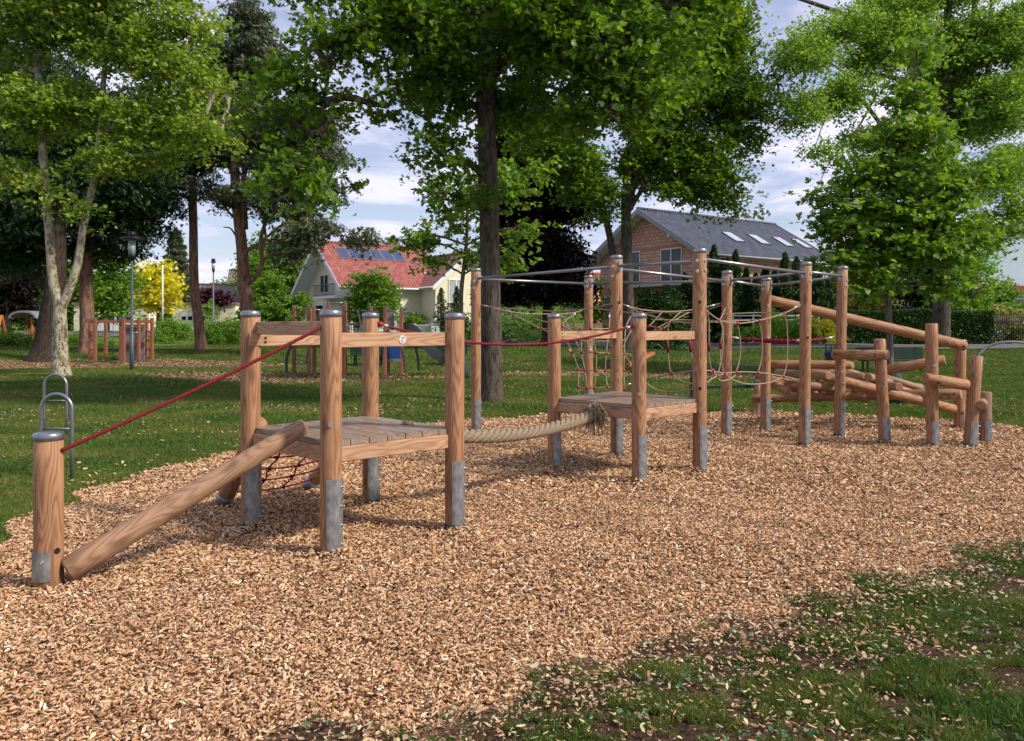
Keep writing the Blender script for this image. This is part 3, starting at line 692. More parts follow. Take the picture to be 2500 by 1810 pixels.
hm = thing('hammock_net', (4.0, 12.2, 1.4), 'small red knotted net stretched flat between four tall posts', 'net')
cs = [Vector((3.26, 12.18, 1.50)), Vector((4.02, 11.45, 1.47)), Vector((4.82, 12.25, 1.50)), Vector((4.0, 12.84, 1.48))]; ctr = sum(cs, Vector())/4
ins = [c.lerp(ctr, .20) + Vector((0,0,-.03)) for c in cs]; m = MB(); N = 8; grid = {}
for i in range(N+1):
    for j in range(N+1):
        s, t = i/N, j/N; p = ins[0].lerp(ins[1], s).lerp(ins[3].lerp(ins[2], s), t); p.z -= 4*s*(1-s)*4*t*(1-t)*.045; grid[i, j] = p
for i in range(N+1):
    m.tube([grid[i, j] for j in range(N+1)], .011, 6); m.tube([grid[j, i] for j in range(N+1)], .011, 6)
    for j in range(N+1): m.ball(grid[i, j], .026, 6, 4)
m.mk('net', M_RED, hm)
for c, q in zip(cs, ins): m = MB(); m.tube([c, q], .009, 8); m.tube([c.lerp(q, .3), c.lerp(q, .6)], .015, 8); m.mk('tie_rope', M_WHITE, hm)

# ---- right-hand log course
def LP(px, py, d): return P(px, py, d)
P9 = gp(2160, 1080); P11 = gp(2277, 1090); P12 = gp(2367, 1092); P13 = gp(2405, 1094, 11.45); P10 = gp(2342, 1046); P14 = gp(1851, 1010)
lc = thing('log_course', (5.6, 13.2, 0), 'leaning and crossed larch logs bolted to posts on the right', 'log climber')
def rpost(b_, tpx, tpy, seed, **k):
    d = b_.y; k.setdefault('fdir', -62); return post(lc, b_, EYE-(tpy-HZ)*d/FPX, top=((tpx-1250)*d/FPX, d), seed=seed, **k)
rpost(P9, 2147, 828, 31, cap=False, r=.08, foot=.36, bolts=3, holes=((.86, -85, 'bolt'),)); rpost(P11, 2274, 790, 32, cap=False, r=.08, foot=.35, bolts=3, holes=((1.12, -95, 'bolt'),))
rpost(P12, 2384, 869, 33, cap=False, r=.081, foot=.36, bolts=3, holes=((.62, -60, 'bolt'),)); rpost(P13, 2406, 957, 34, cap=False, r=.08, foot=.34, bolts=3, mat=M_GREYW)
rpost(P10, 2345, 832, 35, r=.085, foot=.30, fdir=-20, bolts=1, holes=((.25, -95, 'black'),), sleeve=False); rpost(P14, 1851, 929, 36, r=.075, foot=.3, bolts=1)
# sloping beam
LOGS = [((1857, 728, 13.12), (2357, 845, 12.95), .083, M_POST),
  ((2033, 866, 12.12), (2168, 867, 11.5), .071, M_POST), ((2258, 924, 11.1), (2362, 941, 11.15), .075, M_POST), ((2397, 990, 11.1), (2399, 978, 11.7), .066, M_GREYW),
  ((2150, 906, 12.0), (2308, 879, 11.6), .072, M_POST),
  ((1872, 889, 13.3), (2078, 892, 12.9), .068, M_POST), ((1960, 888, 14.2), (2083, 893, 13.6), .062, M_GREYW),
  ((1896, 911, 14.0), (2024, 918, 12.6), .068, M_GREYW), ((1960, 908, 14.0), (2112, 922, 13.2), .066, M_GREYW),
  ((1878, 935, 13.4), (2080, 952, 13.8), .072, M_POST), ((1850, 915, 13.8), (1925, 958, 13.2), .068, M_POST), ((1900, 940, 13.4), (1990, 961, 14.2), .06, M_POST),
  ((2017, 920, 12.75), (2330, 1000, 13.2), .078, M_POST), ((1834, 974, 14.2), (2140, 966, 13.6), .072, M_POST), ((2060, 966, 13.9), (2348, 963, 12.75), .084, M_POST),
  ((2160, 922, 14.3), (2252, 950, 14.3), .06, M_GREYW), ((2120, 921, 12.9), (2180, 935, 14.5), .062, M_GREYW), ((2080, 935, 14.2), (2195, 945, 12.6), .066, M_GREYW),
  ((2000, 925, 14), (2008, 963, 13.9), .055, M_POST), ((1930, 912, 14), (2250, 946, 14.6), .06, M_GREYW), ((2010, 900, 14.6), (2060, 925, 13.4), .06, M_GREYW), ((2060, 905, 13.6), (2240, 965, 13.9), .066, M_POST), ((1880, 925, 14.4), (2120, 975, 14.4), .062, M_POST)]
for i, (a, b_, r, mt) in enumerate(LOGS):
    p = P(*a); q = P(*b_); m = MB(); m.log(p, q, r, 20, .012, 60+i); m.mk('log', mt, lc, axis=(q-p))
for px, py, d in ((2037, 865, 12.02), (2136, 867, 11.58), (2291, 935, 11.04), (2353, 847, 12.86), (2328, 963, 12.7), (2000, 979, 13.8)):
    c = P(px, py, d); m = MB(); m.tube([c, c-Vector((0, .012, 0))], .019, 12); m.mk('plug', M_BLACK, lc)
sa = thing('steel_arch', (7.0, 11.2, 0), 'thin curved steel bar arching from the rightmost leaning post', 'steel arch')
m = MB(); m.tube(spline([P(2388, 872, 11.3), P(2394, 862, 11.3), P(2415, 845, 11.3), P(2450, 836, 11.25), P(2500, 838, 11.2), P(2560, 860, 11.1), P(2600, 920, 11.05), Vector((7.45, 11.0, -.1))], 6), .019, 10); m.mk('steel_tube', M_PIPE, sa)

# ---- steel hoops in the grass, left
def hoop(pxl, pxr, py, base_d, H, bar_h, label):
    xl = (pxl-1250)*base_d/FPX; xr = (pxr-1250)*base_d/FPX; w = (xr-xl)/2; cx = (xl+xr)/2
    o = thing('steel_hoop', (cx, base_d, 0), label, 'steel hoop', 'steel hoops in the lawn'); m = MB()
    pts = [Vector((xl, base_d, -.1)), Vector((xl, base_d, .3)), Vector((xl, base_d, H-w))] + [Vector((cx - cos(pi*i/14)*w, base_d, H-w+sin(pi*i/14)*w)) for i in range(1, 14)] + [Vector((xr, base_d, H-w)), Vector((xr, base_d, .3)), Vector((xr, base_d, -.1))]
    m.tube(pts, .021, 14); m.mk('hoop_tube', M_PIPE, o); m = MB(); m.tube([Vector((xl, base_d, bar_h)), Vector((xr, base_d, bar_h))], .012, 10); m.mk('crossbar', M_PIPE, o)
hoop(101, 176, 0, 8.87, .92, .545, 'steel hoop standing close behind the short post, nearer of two')
hoop(108, 163, 0, 12.3, .93, .54, 'steel hoop near the plane tree, farther of two')

# ---- green metal rails behind the frame
M_GREENP = simple('dark_green_paint', (.008, .035, .028), .4)
gr = thing('handrail', (3.9, 15.8, 0), 'two level dark green metal bars behind the tall posts', 'railing')
m = MB(); m.beam(P(1684, 901, 15.5), P(1862, 896, 15.7), .04, .06); m.mk('rail', M_GREENP, gr); m = MB(); m.beam(P(1682, 947, 15.6), P(1852, 943, 15.8), .04, .055); m.mk('rail', M_GREENP, gr)
for px in (1690, 1848): m = MB(); q = P(px, 896, 15.65); m.beam(q+Vector((0, .04, .02)), Vector((q.x, q.y+.04, -.1)), .05, .05, up=(0, 1, 0)); m.mk('upright', M_GREENP, gr)

chips(); chips_old(); grass()
# ================================================================== TREES AND SHRUBS
MAPLE_T = np.array([(0, 0, 0), (.36, .12, .05), (.50, .52, .02), (.16, .34, .0), (.0, 1.0, -.08), (-.16, .34, .0), (-.50, .52, .02), (-.36, .12, .05), (.28, .62, -.02), (-.28, .62, -.02)])
MAPLE_T[:, 1] -= .4
MAPLE_F = [(0, 1, 2, 3), (0, 3, 8, 4), (0, 4, 9, 5), (0, 5, 6, 7)]
LEAF_T = np.array([(0, -.5, 0), (.28, 0, .06), (0, .5, -.05), (-.28, 0, .06)]); LEAF_F = [(0, 1, 2), (0, 2, 3)]
NEED_T = np.array([(0, -.5, 0), (.07, -.1, .02), (0, .5, 0), (-.07, -.1, .02), (.3, .3, .1), (-.3, .32, .05), (.22, -.1, -.1)]); NEED_F = [(0, 1, 2, 3), (0, 1, 4), (0, 5, 3), (1, 6, 2)]
TPL = {'maple': (MAPLE_T, MAPLE_F), 'leaf': (LEAF_T, LEAF_F), 'needle': (NEED_T, NEED_F)}
def leaves(name, cen, size, mat, parent, tpl='leaf', up=.9, out=None, droop=None):
    T, F = TPL[tpl]; n = len(cen)
    nr = rng.normal(0, .6, (n, 3)) + np.array([0, 0, up])
    if out is not None: nr += out*.5
    nr /= np.linalg.norm(nr, axis=1)[:, None]
    tv = rng.normal(0, 1, (n, 3)); tv[:, 2] -= .6 if tpl == 'maple' else 0
    if droop is not None: tv += droop
    tv -= nr*(tv*nr).sum(1)[:, None]; tv /= np.linalg.norm(tv, axis=1)[:, None]; bx = np.cross(tv, nr)
    s = (size * rng.uniform(.6, 1.25, n))[:, None, None]
    V = cen[:, None] + s*(T[None, :, 0:1]*bx[:, None] + T[None, :, 1:2]*tv[:, None] + T[None, :, 2:3]*nr[:, None])
    return mesh_np(name, V.astype(np.float32), F, mat, parent, M=None)
def cloud(blobs, dens, cl_r=.55, sp_r=.22, per=16, shell=2.2, flat=.55):
    """blobs: (centre, (rx,ry,rz)); returns leaf points grown clump > spray > leaf"""
    out = []; cls = []
    for c, r in blobs:
        r = tuple(max(.15, q-cl_r*.55) for q in r)
        vol = r[0]*r[1]*r[2]; nc = max(4, int(dens * vol**.8))
        d = rng.normal(0, 1, (nc, 3)); d /= np.linalg.norm(d, axis=1)[:, None]; rad = rng.random(nc)**(1/shell)
        cc = np.array(c) + d*rad[:, None]*np.array(r); cls.append(cc)
        ns = 7; sc = cc[:, None] + rng.normal(0, 1, (nc, ns, 3))*cl_r*np.array([1, 1, flat]); sc = sc.reshape(-1, 3)
        o = rng.normal(0, 1, (len(sc), per, 3))*sp_r*.72*np.array([1, 1, .45]); o[..., 2] -= (o[..., 0]**2+o[..., 1]**2)*.8
        out.append((sc[:, None]+o).reshape(-1, 3))
    return np.concatenate(out), cls
def branch(m, p0, p1, r0, r1, n=7, bow=.15, seed=0, seg=7):
    rg = random.Random(seed); p0 = Vector(p0); p1 = Vector(p1); L = (p1-p0).length; pts = []
    for i in range(n+1):
        t = i/n; w = sin(pi*t)*L
        pts.append(p0.lerp(p1, t) + Vector((rg.uniform(-1, 1)*.035, rg.uniform(-1, 1)*.035, bow*.7 + rg.uniform(-1, 1)*.03))*w)
    m.tube(pts, [r0+(r1-r0)*i/n for i in range(n+1)], seg, False, .12, seed)
    return pts
def trunk_pts(lst): return [p.copy() if isinstance(p, Vector) else P(*p) for p in lst]
def tree(name, label, cat, base, trunk, radii, blobs, leafm, barkm, size, tpl='leaf', dens=26, limbs=(), group=None, cl_r=.55, sp_r=.22, per=16, up=.9, flare=1.5, twigs=True, bow=.12, flat=.55, shell=2.2, limb_r=.10, nfork=None):
    o = thing(name, base, label, cat, group); m = MB(); tp_ = spline([base - Vector((0, 0, .3))] + [base + Vector((0, 0, .02))] + trunk_pts(trunk), 5)
    n = len(tp_); rr = np.interp(np.linspace(0, 1, n), np.linspace(0, 1, len(radii)), radii); zb = base.z
    rr = [r*(1 + (flare-1)*math.exp(-max(0, p.z-zb)/.28)) for r, p in zip(rr, tp_)]
    m.tube(tp_, rr, 18, True, .09, 3)
    for l in limbs:
        pts = spline(trunk_pts(l[0]), 4); m.tube(pts, list(np.linspace(l[1], l[2], len(pts))), 10, False, .1, 5)
    src = [p for p in tp_ if p.z > zb + 2.0] or tp_
    for l in limbs: src += spline(trunk_pts(l[0]), 2)
    pts, cls = cloud(blobs, dens, cl_r, sp_r, per, shell, flat)
    if twigs:
        k = 0
        for (c, r), cc in zip(blobs, cls):
            c = Vector(c); s = min(src, key=lambda p: (p-c).length + (.8*max(0, p.z-c.z+.3)))
            branch(m, s, c, limb_r, .045, 6, bow, k); k += 1
            for q in cc[:14]: branch(m, c.lerp(s, .25*((k*7) % 3)/3), Vector(q), .032, .008, 4, .06, k, 5); k += 1
    m.mk('trunk', barkm, o, frame=Matrix.Translation(base))
    leaves('crown', pts, size, leafm, o, tpl, up); return o
def Bl(*l): return [(P(a, b_, c), (d, e, f)) for a, b_, c, d, e, f in l]

MB_DARK = bark('dark_bark', (.028, .023, .018), (.12, .10, .08)); MB_GREY = bark('grey_bark', (.07, .055, .045), (.21, .17, .14))
MB_PLANE = bark('plane_bark', (.13, .105, .07), (.26, .225, .155), .5, 8, .35, ((.36, .335, .24), (.11, .08, .05))); MB_PINE = bark('pine_bark', (.09, .05, .035), (.34, .20, .145), .3, 10)
ML_MAPLE = leafmat('maple_leaf', (.026, .078, .010), (.15, .25, .026), (1.8, 1.8, .5), .6, .47)
ML_MAPLE2 = leafmat('young_maple_leaf', (.04, .11, .016), (.21, .32, .045), (1.6, 1.7, .5), .8, .45)
ML_PLANE = leafmat('plane_leaf', (.06, .14, .016), (.32, .41, .075), (1.6, 1.6, .5), .9, .47)
ML_PALE = leafmat('pale_leaf', (.08, .18, .025), (.24, .36, .07), (1.6, 1.6, .6), .6, .5)
ML_DARK = leafmat('spruce_needle', (.010, .030, .010), (.030, .070, .018), (1, 1.2, .5), .6, .2)
ML_PINE = leafmat('pine_needle', (.035, .058, .028), (.125, .148, .072), (1, 1.1, .6), .6, .2)
ML_COPPER = leafmat('copper_leaf', (.008, .005, .006), (.022, .012, .010), (1.5, .7, .5), .6, .2)
ML_BUSH = leafmat('shrub_leaf', (.06, .15, .016), (.20, .33, .04), (1.4, 1.5, .5), .9, .42)
ML_BRIGHT = leafmat('bright_leaf', (.10, .23, .02), (.24, .40, .05), (1.3, 1.4, .5), .9)
ML_YELLOW = leafmat('yellow_leaf', (.42, .40, .02), (.88, .80, .05), (1.2, 1.2, .4), .9)
ML_THUJA = leafmat('thuja_leaf', (.014, .040, .010), (.045, .105, .022), (1, 1.3, .5), .9, .2)
ML_HEDGE = leafmat('hedge_leaf', (.020, .055, .012), (.055, .115, .022), (1.2, 1.4, .5), .9, .25)
ML_RED = leafmat('purple_leaf', (.035, .008, .016), (.10, .022, .04), (1.4, .8, .8), .9, .25)
ML_STRAW = leafmat('pale_yellow_leaf', (.20, .22, .05), (.42, .42, .12), (1.2, 1.2, .6), .9, .3)

# central maple: dark trunk, leaves across the top of the picture
b = G(1200, 981)
tree('maple_tree', 'tall maple with dark upright trunk behind the climbing platforms, leaves filling the sky', 'tree', b,
     [(1199, 820, 18.05), (1196, 600, 18.05), (1190, 400, 18.0), (1188, 250, 18.0), (1186, 100, 18), (1184, -100, 18), (1184, -350, 18)], [.245, .235, .22, .21, .19, .16, .10],
     Bl((900, 70, 16, 1.7, 1.3, .75), (720, 210, 16, .7, 1.0, .95), (700, 400, 15.6, .75, .7, 1.0), (630, 290, 16.3, .55, .9, .5), (800, 300, 16, .3, .5, .8), (760, 450, 15.8, .3, .5, .7), (760, 110, 16, .7, .9, .5),
        (1070, 150, 17, 1.15, 1.6, 1.3), (1080, 380, 17, .75, 1.0, .75), (1260, 90, 19.5, 1.9, 1.5, 1.4), (1250, 260, 18.5, 1.0, 1.3, 1.0), (1110, 250, 18.6, 1.0, 1.0, .8), (1110, 480, 17.2, .5, .6, .5), (940, 260, 16.6, .3, .6, .35),
        (1400, 100, 16.5, 1.6, 1.6, 1.4), (1540, 120, 16, 1.3, 1.3, 1.2), (1480, 260, 15.8, .8, 1.0, .7), (1620, 60, 17, 1.0, 1.2, 1.0), (1380, 280, 17, .9, 1.2, .7), (1560, 240, 16.3, .55, .7, .5), (1720, 30, 17.5, .8, 1.2, .7),
        (1200, -150, 18, 3.6, 3, 1.8), (850, -90, 17, 2.2, 2, 1.0), (1580, -130, 17, 2.3, 2, 1.2), (1320, 10, 15.5, 1.5, 1.2, .8), (1000, 0, 15.5, 1.2, 1.2, .6)),
     ML_MAPLE, MB_DARK, .14, 'maple', dens=25, cl_r=.36, sp_r=.20, per=14, limbs=(([(1190, 250, 18), (1100, 80, 17.3), (1010, 40, 16.8), (880, 60, 16.3), (820, 110, 16), (790, 250, 15.9), (760, 420, 15.8)], .085, .02), ([(1188, 200, 18), (1330, 60, 17.3), (1450, 0, 16.6), (1560, 40, 16.2)], .10, .03), ([(1190, 120, 18), (1120, -40, 17), (960, -60, 16.4)], .09, .03), ([(1450, 10, 16.6), (1480, 150, 16), (1500, 290, 15.7)], .035, .012), ([(1400, 20, 16.8), (1420, 200, 16.4), (1460, 330, 16)], .03, .01)), flare=1.25)
# second broadleaf with forked trunk in front of the brick house
b = B(1534, 38)
tree('maple_tree', 'broad maple with forked trunk and low spreading branches beside the brick house', 'tree', b,
     [(1534, 760, 38), (1530, 600, 38), (1529, 480, 38), (1540, 380, 38), (1545, 260, 38), (1550, 50, 38)], [.27, .26, .25, .22, .16, .1],
     Bl((1400, 390, 37, 1.6, 1.8, 1.0), (1440, 460, 37, 1.5, 1.3, .7), (1340, 330, 37, 1.5, 1.6, 1.3), (1680, 400, 38, 2.6, 2.2, 1.6), (1790, 250, 38, 1.4, 2.0, 1.8), (1620, 260, 38, 2.4, 2.4, 1.9), (1740, 470, 38, 1.3, 1.2, .8), (1825, 340, 38, .7, 1.2, .9),
        (1600, 100, 39, 2.8, 2.6, 2.4), (1740, 130, 39, 1.8, 2, 2), (1800, 500, 38, .35, .5, .6), (1560, 400, 38.5, 1.4, 1.8, 1.0), (1640, 470, 37.5, 1.1, 1.1, .5), (1600, -80, 39, 4, 3.2, 2.4), (1760, 40, 38, 1.4, 1.6, 1.3), (1470, 520, 38, 1.0, .9, .5)),
     ML_MAPLE, MB_DARK, .19, 'maple', dens=27, cl_r=.5, sp_r=.3, per=15, limbs=(([(1533, 500, 38), (1555, 430, 38), (1590, 360, 38), (1640, 290, 38)], .19, .06), ([(1517, 760, 38.5), (1500, 640, 38.4), (1480, 540, 38.3), (1445, 430, 38), (1420, 350, 38)], .22, .07), ([(1532, 520, 38), (1600, 420, 37.6), (1680, 390, 37.8)], .12, .04), ([(1540, 330, 38), (1600, 240, 38), (1700, 240, 38)], .1, .03)))
# copper beech
b = B(1335, 44)
tree('copper_beech', 'very dark purple leaved beech between the central maple and the brick house', 'tree', b, [(1335, 700, 44), (1333, 500, 44), (1330, 300, 44)], [.3, .26, .2, .1],
     Bl((1290, 350, 44.5, 2.4, 2.4, 2.2), (1340, 470, 45, 2.8, 2.8, 2.3), (1290, 600, 44, 2.3, 2.6, 1.8), (1340, 640, 44, 1.9, 2, 1.5), (1260, 690, 44, 1.8, 2., 1.1), (1400, 470, 45, 1.0, 2, 1.5), (1380, 700, 43.5, 1.2, 1.5, .7), (1330, 690, 43.5, 1.8, 2, 1.0), (1240, 480, 45, 1.4, 2, 1.6)),
     ML_COPPER, MB_DARK, .26, 'leaf', dens=34, cl_r=.6, sp_r=.34, per=20)
# slender maple before the yellow house
b = B(1127, 25)
tree('young_maple', 'slender light green maple left of the dark trunk, before the yellow house', 'tree', b, [(1128, 850, 25), (1126, 720, 25), (1138, 600, 25), (1142, 480, 25.2), (1145, 390, 25.2)], [.085, .08, .065, .05, .03],
     Bl((1080, 470, 24.6, .75, .8, .65), (1040, 575, 24.4, .75, .8, .42), (1110, 560, 25, .6, .8, .8), (1160, 480, 25, .7, .8, .9), (1250, 440, 24, .75, .9, .8), (1270, 560, 23.8, .5, .6, .75), (1060, 640, 24.7, .6, .7, .38), (1160, 620, 25, .5, .6, .5), (1320, 420, 24.5, .45, .6, .5), (1010, 590, 24.6, .35, .5, .25), (1240, 640, 24.5, .3, .5, .4)),
     ML_MAPLE2, MB_GREY, .165, 'maple', dens=26, cl_r=.3, sp_r=.18, per=8, limb_r=.03, flare=1.1)
# pine with crooked side limb
b = G(606, 862)
D = b.y
tree('pine_tree', 'tall pine with crooked reddish side limb above the play tower', 'tree', b, [(604, 760, D), (596, 680, D), (590, 600, D), (577, 480, D), (574, 380, D), (585, 200, D), (600, 40, D)], [.32, .31, .30, .26, .24, .2, .14, .05],
     Bl((605, 60, D, .9, 1, 1.5), (560, 150, D, 1.5, 1.4, 1.3), (640, 150, D, 1.2, 1.3, 1.3), (560, 260, D, 1.6, 1.5, 1.2), (700, 300, D-1, 1.7, 1.6, 1.0), (770, 400, D-1, 1.0, 1.2, .9), (680, 400, D, 1.7, 1.6, .7), (620, 350, D+1, 1.6, 1.5, .8), (700, 520, D-1, 1.4, 1.4, .42), (780, 555, D-2, 1.5, 1.0, .4), (860, 585, D-2.5, 1.3, .8, .28), (740, 590, D-2, 1.3, 1.0, .45), (650, 470, D-1, 1.5, 1.4, .6), (560, 480, D, 1.1, 1.2, .5), (790, 470, D-1, .9, .9, .6), (805, 390, D-1, .7, .9, .6), (800, 300, D-1, .8, .9, .6), (520, 330, D, 1.0, 1.2, .7), (500, 460, D, .6, .9, .4), (700, 620, D-2, .7, .7, .35), (760, 340, D-1, .9, 1, .6), (555, 380, D+1, 1.0, 1, .8)),
     ML_PINE, MB_PINE, .30, 'needle', dens=36, cl_r=.42, sp_r=.26, per=14, up=.2, limb_r=.07,
     limbs=(([(603, 690, D), (625, 675, D-.3), (640, 640, D-.4), (636, 590, D-.4), (650, 540, D-.4), (680, 490, D-.6), (720, 400, D-.8)], .13, .05), ([(592, 620, D), (622, 600, D-.3), (648, 585, D-.3), (640, 520, D)], .10, .04), ([(583, 540, D), (560, 520, D), (530, 480, D), (500, 440, D)], .07, .02), ([(588, 600, D), (565, 560, D), (545, 555, D)], .05, .02), ([(640, 590, D-.4), (700, 545, D-1.2), (790, 560, D-2), (880, 590, D-2.6)], .06, .015), ([(596, 560, D), (596, 430, D), (610, 300, D)], .18, .08)), flare=1.25, twigs=True)
# slim leaning pine
b = G(492, 856); D = b.y
tree('pine_tree', 'slim leaning bare pine trunk between the garage and the crooked pine', 'tree', b, [(484, 780, D), (474, 690, D), (472, 560, D), (470, 440, D), (474, 300, D)], [.26, .25, .22, .20, .18, .1],
     Bl((480, 330, D, 1.4, 1.6, 1.6), (430, 400, D, 1.4, 1.5, .9), (520, 260, D, 1.3, 1.5, 1.5), (410, 470, D, .8, 1, .5)), ML_DARK, MB_PINE, .28, 'needle', dens=24, cl_r=.5, sp_r=.3, per=14, up=.2, flare=1.35)
# plane tree, forked pale trunk
b = G(148, 921); D = b.y
tree('plane_tree', 'plane tree with pale mottled trunk forking in two near the left edge', 'tree', b, [(146, 830, D), (146, 745, D), (130, 690, D), (120, 560, D), (108, 420, D), (98, 250, D), (88, 60, D), (84, -150, D)], [.26, .24, .22, .155, .14, .13, .115, .09, .05],
     Bl((60, 60, D, 1.7, 1.8, 1.2), (200, 60, D, 1.5, 1.6, 1.2), (330, 100, D, 1.6, 1.8, 1.3), (440, 190, D, 1.3, 1.6, 1.1), (500, 300, D-.5, .9, 1.2, .55), (380, 300, D, 1.5, 1.6, .8), (170, 250, D, 1.5, 1.8, 1.0), (60, 280, D, 1.4, 1.8, 1.1), (230, 400, D-.6, .9, 1.2, .45), (480, 60, D, .8, 1.2, .8), (100, 450, D-.6, .6, .8, .5), (190, 500, D-.8, .5, .7, .45), (300, 390, D-.4, 1.1, 1.2, .45), (430, 370, D-.4, 1.0, 1.2, .4), (250, -100, D, 3.6, 3, 1.7), (-60, 160, D, 1.4, 1.8, 1.8), (540, 330, D-.6, .6, .8, .35), (20, 420, D, .9, 1.2, .6)),
     ML_PLANE, MB_PLANE,  .135, 'maple', dens=35, cl_r=.40, sp_r=.24, per=14, limbs=(([(150, 750, D), (166, 715, D), (190, 640, D), (206, 540, D), (232, 430, D), (243, 330, D), (250, 240, D), (260, 100, D)], .15, .07), ([(245, 310, D), (290, 225, D), (350, 215, D-.2), (400, 195, D-.3), (480, 220, D-.4), (560, 235, D-.5)], .07, .018)), flare=1.5)
# dark old trunk just behind the plane and others
b = G(112, 879); D = b.y; MB_BLACKB = bark('blackish_bark', (.018, .014, .011), (.07, .052, .04))
tree('spruce_tree', 'old dark tree with very thick trunk behind the plane tree', 'tree', b, [(118, 800, D), (134, 700, D), (140, 560, D), (142, 400, D), (145, 200, D)], [.62, .50, .42, .36, .28, .15],
     Bl((60, 480, D+1, 2.6, 2.4, 2.0), (150, 380, D+1, 2.6, 2.6, 2.0), (240, 500, D+2, 1.8, 2.2, 1.5), (20, 600, D+2, 1.8, 2, 1.5), (310, 430, D+1, 1.6, 2, 1.5), (100, 250, D+1, 2.6, 2.5, 2.2), (180, 600, D+3, 1.2, 1.2, .9), (270, 330, D+1, 2, 2.2, 1.7)), ML_DARK, MB_BLACKB, .30, 'needle', dens=30, cl_r=.6, sp_r=.36, per=16, up=.2, flare=1.6)
b = G(213, 863); D = b.y
tree('pine_tree', 'straight brown trunk with hanging dark foliage right of the plane tree', 'tree', b, [(212, 780, D), (210, 660, D), (212, 560, D), (214, 400, D), (216, 200, D)], [.36, .32, .29, .26, .2, .1],
     Bl((330, 480, D, 1.6, 1.8, 1.6), (380, 400, D, 1.6, 1.8, 1.2), (260, 590, D+1, 1.0, 1.3, .8), (300, 620, D+1, .7, 1, .7), (350, 560, D, .9, 1.1, .9), (400, 480, D, .9, 1.1, .7), (230, 420, D+1, 1.8, 2, 1.5), (350, 300, D+1, 2.2, 2.2, 1.6), (450, 330, D+1, 1.4, 1.6, 1.2)), ML_DARK, MB_PINE, .28, 'needle', dens=27, cl_r=.55, sp_r=.32, per=14, up=.1, flare=1.4)
# young large-leaved tree at right
b = G(2173, 910); D = b.y
tree('young_plane_tree', 'young large leaved tree with slim trunk behind the log course', 'tree', b, [(2172, 820, D), (2168, 700, D), (2176, 560, D), (2200, 380, D), (2230, 200, D), (2240, 120, D)], [.125, .12, .11, .09, .06, .04, .02],
     Bl((2240, 130, D, .45, .5, .7), (2235, 230, D, 1.1, 1.1, .8), (2225, 330, D, 1.6, 1.6, .8), (2190, 420, D, 2.1, 1.8, .8), (2170, 510, D, 2.5, 2.1, .8), (2200, 610, D, 2.5, 2.1, .75), (2070, 540, D-.4, 1.1, 1.2, .7), (2060, 640, D-.4, .9, 1.1, .6), (2330, 580, D-.3, 1.4, 1.3, .9), (2130, 690, D-.6, 1.1, 1.1, .5), (2290, 690, D-.5, 1.0, 1.1, .5), (2400, 560, D, .6, .7, .5), (2020, 480, D, .5, .7, .3), (2350, 460, D, 1.0, 1.2, .9), (2250, 430, D-1, 1.2, .9, .9)),
     ML_MAPLE2, MB_GREY, .23, 'maple', dens=25, cl_r=.40, sp_r=.26, per=9, limb_r=.035, flare=1.25)
# big ivy clad tree on the right, long drooping branches
b = B(2298, 41); D = 41
tree('ash_tree', 'large ivy clad tree at the right with long pale leaved branches', 'tree', b, [(2298, 760, D), (2300, 600, D), (2300, 450, D), (2306, 300, D), (2312, 150, D), (2315, 0, D), (2318, -150, D)], [.40, .42, .42, .36, .30, .24, .18, .10],
     Bl((1960, 130, 37, 1.5, 1.8, 1.1), (2060, 70, 38, 1.7, 1.8, 1.0), (1960, 270, 37, 1.3, 1.6, .9), (2060, 230, 38, 1.5, 1.6, 1.1), (2010, 370, 37, 1.1, 1.3, .5), (2120, 330, 39, 1.2, 1.4, .8), (2180, 120, 39, 1.8, 2, 1.5), (2350, 120, 41, 2.4, 2.6, 2.0), (2440, 260, 39, 1.5, 2, 1.8), (2430, 420, 39, 1.3, 1.8, 1.2), (2400, 560, 40, 1.1, 1.5, .9), (2260, -40, 41, 3.6, 3, 1.6), (2460, 80, 40, 1.6, 2, 1.8), (1900, 230, 37, .6, 1, .5), (2350, 300, 42, 1.8, 2, 1.6), (2490, 520, 39, .9, 1.4, 1.6), (2180, 30, 40, 1.8, 2, 1.2), (2100, 150, 40, 1.2, 1.4, .8), (2500, 180, 40, 1.2, 1.8, 1.6), (2300, 220, 42, 1.6, 2, 1.4), (2480, 400, 41, 1.2, 1.6, 1.4)),
     ML_PALE, MB_DARK, .19, 'leaf', dens=24, cl_r=.5, sp_r=.34, per=20, limb_r=.06,
     limbs=(([(2080, 190, 38), (2010, 150, 37.4), (1950, 180, 37), (1900, 210, 36.8)], .06, .012), ([(2140, 230, 38.6), (2090, 320, 38), (2030, 390, 37.4), (1990, 470, 37)], .06, .01), ([(2180, 190, 39), (2120, 120, 38.5), (2040, 90, 38)], .07, .015), ([(2060, 200, 38), (2010, 300, 37.5), (1980, 400, 37.2)], .045, .008), ([(2300, 440, D), (2240, 240, 40), (2180, 190, 39), (2080, 190, 38), (1980, 240, 37), (1885, 300, 36.5)], .17, .02), ([(2290, 520, 40.5), (2140, 290, 39), (2080, 235, 38), (2000, 250, 37.5), (1930, 290, 37)], .13, .015), ([(2300, 300, D), (2180, 90, 40), (2100, 50, 39), (1960, 0, 38), (1880, -20, 37)], .16, .06), ([(2300, 380, D), (2370, 180, D), (2380, 0, D), (2390, -150, D)], .2, .1), ([(2304, 420, D), (2400, 220, D), (2420, 0, D)], .14, .06), ([(2302, 320, D), (2280, 120, D), (2250, -60, D)], .15, .07)), flare=1.35)
